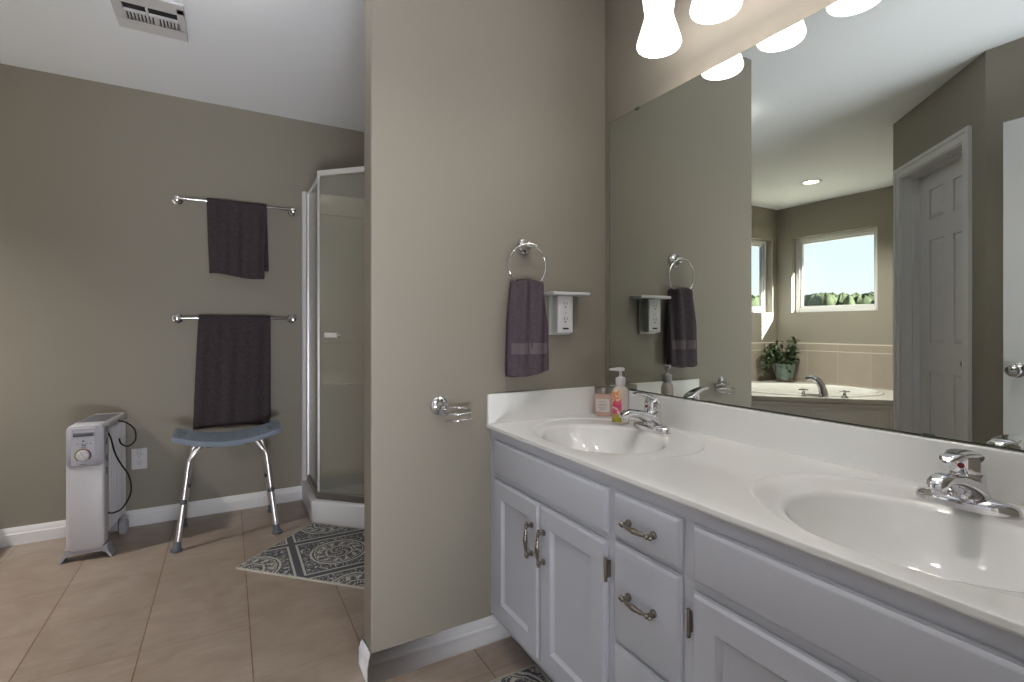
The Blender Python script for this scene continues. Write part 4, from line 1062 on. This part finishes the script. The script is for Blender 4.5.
glass(G[0], G[1], 'side_glass', 0.045); gd = glass(G[1], G[2], 'glass_door'); glass(G[2], G[3], 'side_glass')
# handle on the door
dd = Vector((1, -1, 0)).normalized(); nn = Vector((-1, -1, 0)).normalized()
hc = Vector((G[1][0], G[1][1], 1.060)) + dd*0.110
b = MB(MS)
for s_ in (-0.030, 0.030): b.cyl(hc + dd*s_ + nn*0.002, hc + dd*s_ + nn*0.034, 0.006, seg=14)
P = hc + nn*0.034
b.loft([[P + dd*x + Vector((0, 0, z)) + nn*k for x, z in ((-0.040*f, -0.014*f), (0.040*f, -0.014*f), (0.040*f, 0.014*f), (-0.040*f, 0.014*f))] for k, f in ((0, 0.92), (0.003, 1), (0.010, 1), (0.013, 0.92))])
b.build('door_handle', SATIN, gd, bevel=0.002)

# ------------------------------------------------------------------ ceiling vent
vt = thing('ceiling_vent', 'white rectangular ceiling vent with slotted grille', 'vent', (-0.285, 2.60, C))
vx0, vx1, vy0, vy1 = -0.127, 0.125, -0.15, 0.148
b = MB()
def frame_strip(x0, y0, x1, y1, z0=-0.012, z1=-0.002): b.box(x0, y0, z0, x1, y1, z1)
slots = [(-0.088+0.0265*i*0.92, 0.012) for i in range(0, 8)]
frame_strip(vx0, 0.060, vx1, vy1); frame_strip(vx0, vy0, vx1, -0.078)
frame_strip(vx0, -0.115, -0.092, 0.060); frame_strip(0.098, -0.115, vx1, 0.060)
frame_strip(-0.092, -0.012, 0.098, 0.000); frame_strip(-0.092, -0.078, 0.098, -0.066)
xs = [-0.092 + 0.0127*i for i in range(16)]
for i, x in enumerate(xs):
    wd = 0.0065 if i != 8 else 0.012
    frame_strip(x-0.0005, 0.0, x+wd, 0.060)
b.box(-0.012, -0.066, -0.018, -0.004, -0.012, -0.004)
b.build('grille', PLAST, vt, bevel=0.0015, seg=1)
MB().box(-0.11, -0.13, -0.003, 0.11, 0.08, -0.0005).build('dark_backing', DARK, vt)

# ------------------------------------------------------------------ corner tub with faucet, plant
tb = thing('corner_bathtub', 'white corner bathtub with panelled front in the window corner', 'bathtub', (-2.1, 2.8, 0))
MTb = Matrix.Translation((2.1, -2.8, 0))
ZD = 0.515; K = 3.99
P1 = (-1.17, -1.17+K); P2 = (1.626-K, 1.626)
deck = [(XL+0.010, YB-0.010), (XL+0.010, 1.626), P2, P1, (-1.17, YB-0.010)]
def shrink_front(d):
    k = d
    return [(XL+0.010, YB-0.010), (XL+0.010, 1.626), (P2[0]-1.414*k, 1.626), (-1.17-k, -1.17-k+K+1.414*k), (-1.17-k, YB-0.010)]
cx_, cy_ = -2.02, 2.74
def tub_ell(a, b_, n=64):
    out = []
    for i in range(n):
        t = 2*PI*i/n; p, q = a*math.cos(t), b_*math.sin(t)      # long axis along (1,1) diagonal
        out.append((cx_ + (p*0.7071 - q*0.7071), cy_ + (p*0.7071 + q*0.7071)))
    return out
b = MB(MTb)
vs_ = [b.v((x, y, ZD)) for x, y in deck]; es = [b.b.edges.new((vs_[i], vs_[(i+1) % 5])) for i in range(5)]
hv = [b.v((x, y, ZD)) for x, y in tub_ell(0.60, 0.42)]; es += [b.b.edges.new((hv[i], hv[(i+1) % 64])) for i in range(64)]
bmesh.ops.triangle_fill(b.b, use_beauty=True, use_dissolve=False, edges=es)
rr_ = []
for d, z in ((0.0, ZD), (0.0, ZD-0.028), (0.030, ZD-0.030)):
    rr_.append([b.v((x, y, z)) for x, y in shrink_front(d)])
for i in range(2):
    for j in range(1, 4):
        b.face([rr_[i][j], rr_[i][(j+1) % 5], rr_[i+1][(j+1) % 5], rr_[i+1][j]])
b.build('deck', TUBW, tb, sharp=30)
b = MB(MTb); rings = []
for a, c, z in ((0.645, 0.465, ZD-0.004), (0.642, 0.462, ZD+0.010), (0.630, 0.450, ZD+0.018), (0.60, 0.42, ZD+0.018), (0.585, 0.405, ZD+0.008), (0.565, 0.385, ZD-0.06), (0.52, 0.345, ZD-0.25), (0.47, 0.30, ZD-0.37), (0.40, 0.24, ZD-0.40)):
    rings.append([(x, y, z) for x, y in tub_ell(a, c)])
b.loft(rings, cap0=False); b.build('tub_shell', TUBW, tb, sharp=70)
b = MB(MTb)
f_ = shrink_front(0.030); b.loft([[(x, y, 0.0) for x, y in f_[1:]] , [(x, y, ZD-0.030) for x, y in f_[1:]]], closed=False, cap0=False, cap1=False)
b.build('skirt', DOORW, tb, smooth=False, solid=0.004)
# band and raised panels on the skirt front
dT = Vector((-1, -1, 0)).normalized(); nT = Vector((1, -1, 0)).normalized()
pA = Vector((f_[3][0], f_[3][1], 0)); Lf = (Vector((f_[2][0], f_[2][1], 0)) - pA).length - 0.035
MF = MTb @ Matrix(((dT.x, nT.x, 0, pA.x), (dT.y, nT.y, 0, pA.y), (0, 0, 1, 0), (0, 0, 0, 1)))
MB(MF).box(0, 0.002, ZD-0.062, Lf, 0.020, ZD-0.048).build('ledge_moulding', TRIM, tb, bevel=0.003)
MB(MF).box(0, 0.002, 0.0, Lf, 0.014, 0.085).build('skirt_base', DOORW, tb, bevel=0.003)
for k in range(3):
    w3 = Lf/3; x0 = k*w3+0.03; x1 = (k+1)*w3-0.03
    b = MB(MF)
    b.box(x0, 0.002, 0.12, x1, 0.012, ZD-0.09)
    b.loft([[(x0+0.03, 0.012, 0.15), (x1-0.03, 0.012, 0.15), (x1-0.03, 0.012, ZD-0.12), (x0+0.03, 0.012, ZD-0.12)], [(x0+0.05, 0.020, 0.17), (x1-0.05, 0.020, 0.17), (x1-0.05, 0.020, ZD-0.14), (x0+0.05, 0.020, ZD-0.14)]])
    b.build('skirt_panel', DOORW, tb, bevel=0.002)
# roman tub faucet
ft_ = thing('tub_faucet', 'chrome roman tub spout with two cross handles on the tub deck', 'faucet', (-1.735, 2.385, ZD), math.radians(52))
# local y = (-1,1)/sqrt2 -> over the tub ; local x along the edge
b = MB(Matrix.Rotation(math.radians(-80), 4, 'Z')); b.lathe([(0, 0), (0.034, 0), (0.034, 0.006), (0.026, 0.012), (0, 0.013)], (0, 0, 0), 28)
P = smooth_path([(0, 0, 0.008), (0, 0.006, 0.05), (0, 0.022, 0.100), (0, 0.044, 0.135), (0, 0.072, 0.152), (0, 0.104, 0.156), (0, 0.130, 0.142)], 5); n = len(P)
b.tube(P, [0.036-0.018*(i/(n-1)) for i in range(n)], 20, sq=(1.0, 0.85)); b.build('spout', CHROME, ft_, sharp=70)
for x in (-0.150, 0.150):
    b = MB(); b.lathe([(0, 0), (0.030, 0), (0.030, 0.005), (0.022, 0.012), (0.014, 0.018), (0.012, 0.045), (0.016, 0.052), (0.014, 0.060), (0, 0.062)], (x, 0, 0), 24)
    for q in ((0.038, 0), (0, 0.038)):
        b.tube([(x-q[0], -q[1], 0.052), (x-q[0]*0.9, -q[1]*0.9, 0.052), (x, 0, 0.052), (x+q[0]*0.9, q[1]*0.9, 0.052), (x+q[0], q[1], 0.052)], [0.003, 0.007, 0.005, 0.007, 0.003], 12)
    b.build('cross_handle', CHROME, ft_, sharp=60)
# potted plant
pp = thing('potted_plant', 'trailing green plant in a pale glazed pot at the tub corner', 'plant', (-2.60, 3.27, ZD+0.0))
MB().lathe([(0, 0), (0.080, 0), (0.098, 0.006), (0.104, 0.022), (0.100, 0.028), (0.085, 0.014), (0, 0.012)], (0, 0, 0), 36).build('saucer', SAUCER, pp, sharp=50)
MB().lathe([(0, 0.012), (0.070, 0.012), (0.076, 0.02), (0.082, 0.045), (0.080, 0.056), (0.086, 0.062), (0.094, 0.10), (0.100, 0.165), (0.106, 0.185), (0.106, 0.195), (0.098, 0.195), (0.092, 0.170), (0, 0.165)], (0, 0, 0), 40).build('pot', POTM, pp, sharp=50)
MB().lathe([(0, 0.166), (0.090, 0.168), (0.088, 0.176), (0, 0.182)], (0, 0, 0), 24).build('soil', SOIL, pp)
rn = random.Random(11); b = MB(); bs = MB()
def leaf(b, p, d, up, ln, wd):
    d = d.normalized(); s_ = d.cross(up).normalized() if d.cross(up).length > 1e-3 else Vector((1, 0, 0)); u_ = s_.cross(d).normalized()
    prof = [(0, 0.04), (0.2, 0.7), (0.45, 1.0), (0.75, 0.65), (1.0, 0.03)]
    top_ = []; 
    for t, w__ in prof:
        c = p + d*ln*t - u_*ln*0.35*t*t
        top_.append([c - s_*wd*w__ + u_*wd*0.35*w__, c, c + s_*wd*w__ + u_*wd*0.35*w__])
    for i in range(len(top_)-1):
        a, c = [b.v(q) for q in top_[i]], [b.v(q) for q in top_[i+1]]
        b.face([a[0], a[1], c[1], c[0]]); b.face([a[1], a[2], c[2], c[1]])
for k in range(34):
    az = rn.uniform(0, 2*PI); bias = rn.random()
    # most vines lean and trail towards +x (along the back wall)
    end = Vector((0.10+0.24*bias*math.cos(az*0.5) if k % 3 else 0.12*math.cos(az), 0.13*math.sin(az), 0))
    hgt = rn.uniform(0.05, 0.28) if k % 2 else rn.uniform(0.0, 0.12)
    drop = rn.uniform(0.02, 0.16) if (k % 3 and bias > 0.35) else 0.0
    pts = smooth_path([(0.02*math.cos(az), 0.02*math.sin(az), 0.178), (end.x*0.35, end.y*0.4, 0.20+hgt*0.8), (end.x*0.75, end.y*0.8, 0.19+hgt), (end.x, min(end.y, 0.12), 0.19+hgt-drop)], 4)
    bs.tube(pts, 0.0022, 6)
    for i in range(3, len(pts)):
        for s_ in (0, 1):
            dv = Vector((rn.uniform(-1, 1), rn.uniform(-1, 1), rn.uniform(-0.5, 0.6)))
            q = Vector(pts[i]);
            if q.y > 0.12: q.y = 0.12
            leaf(b, q, dv, Vector((0, 0, 1)), rn.uniform(0.040, 0.062), rn.uniform(0.012, 0.019))
b.build('foliage', LEAF, pp, sharp=80, smooth=True); bs.build('stem', mat('stem_green', srgb(84, 96, 54), 0.6), pp)
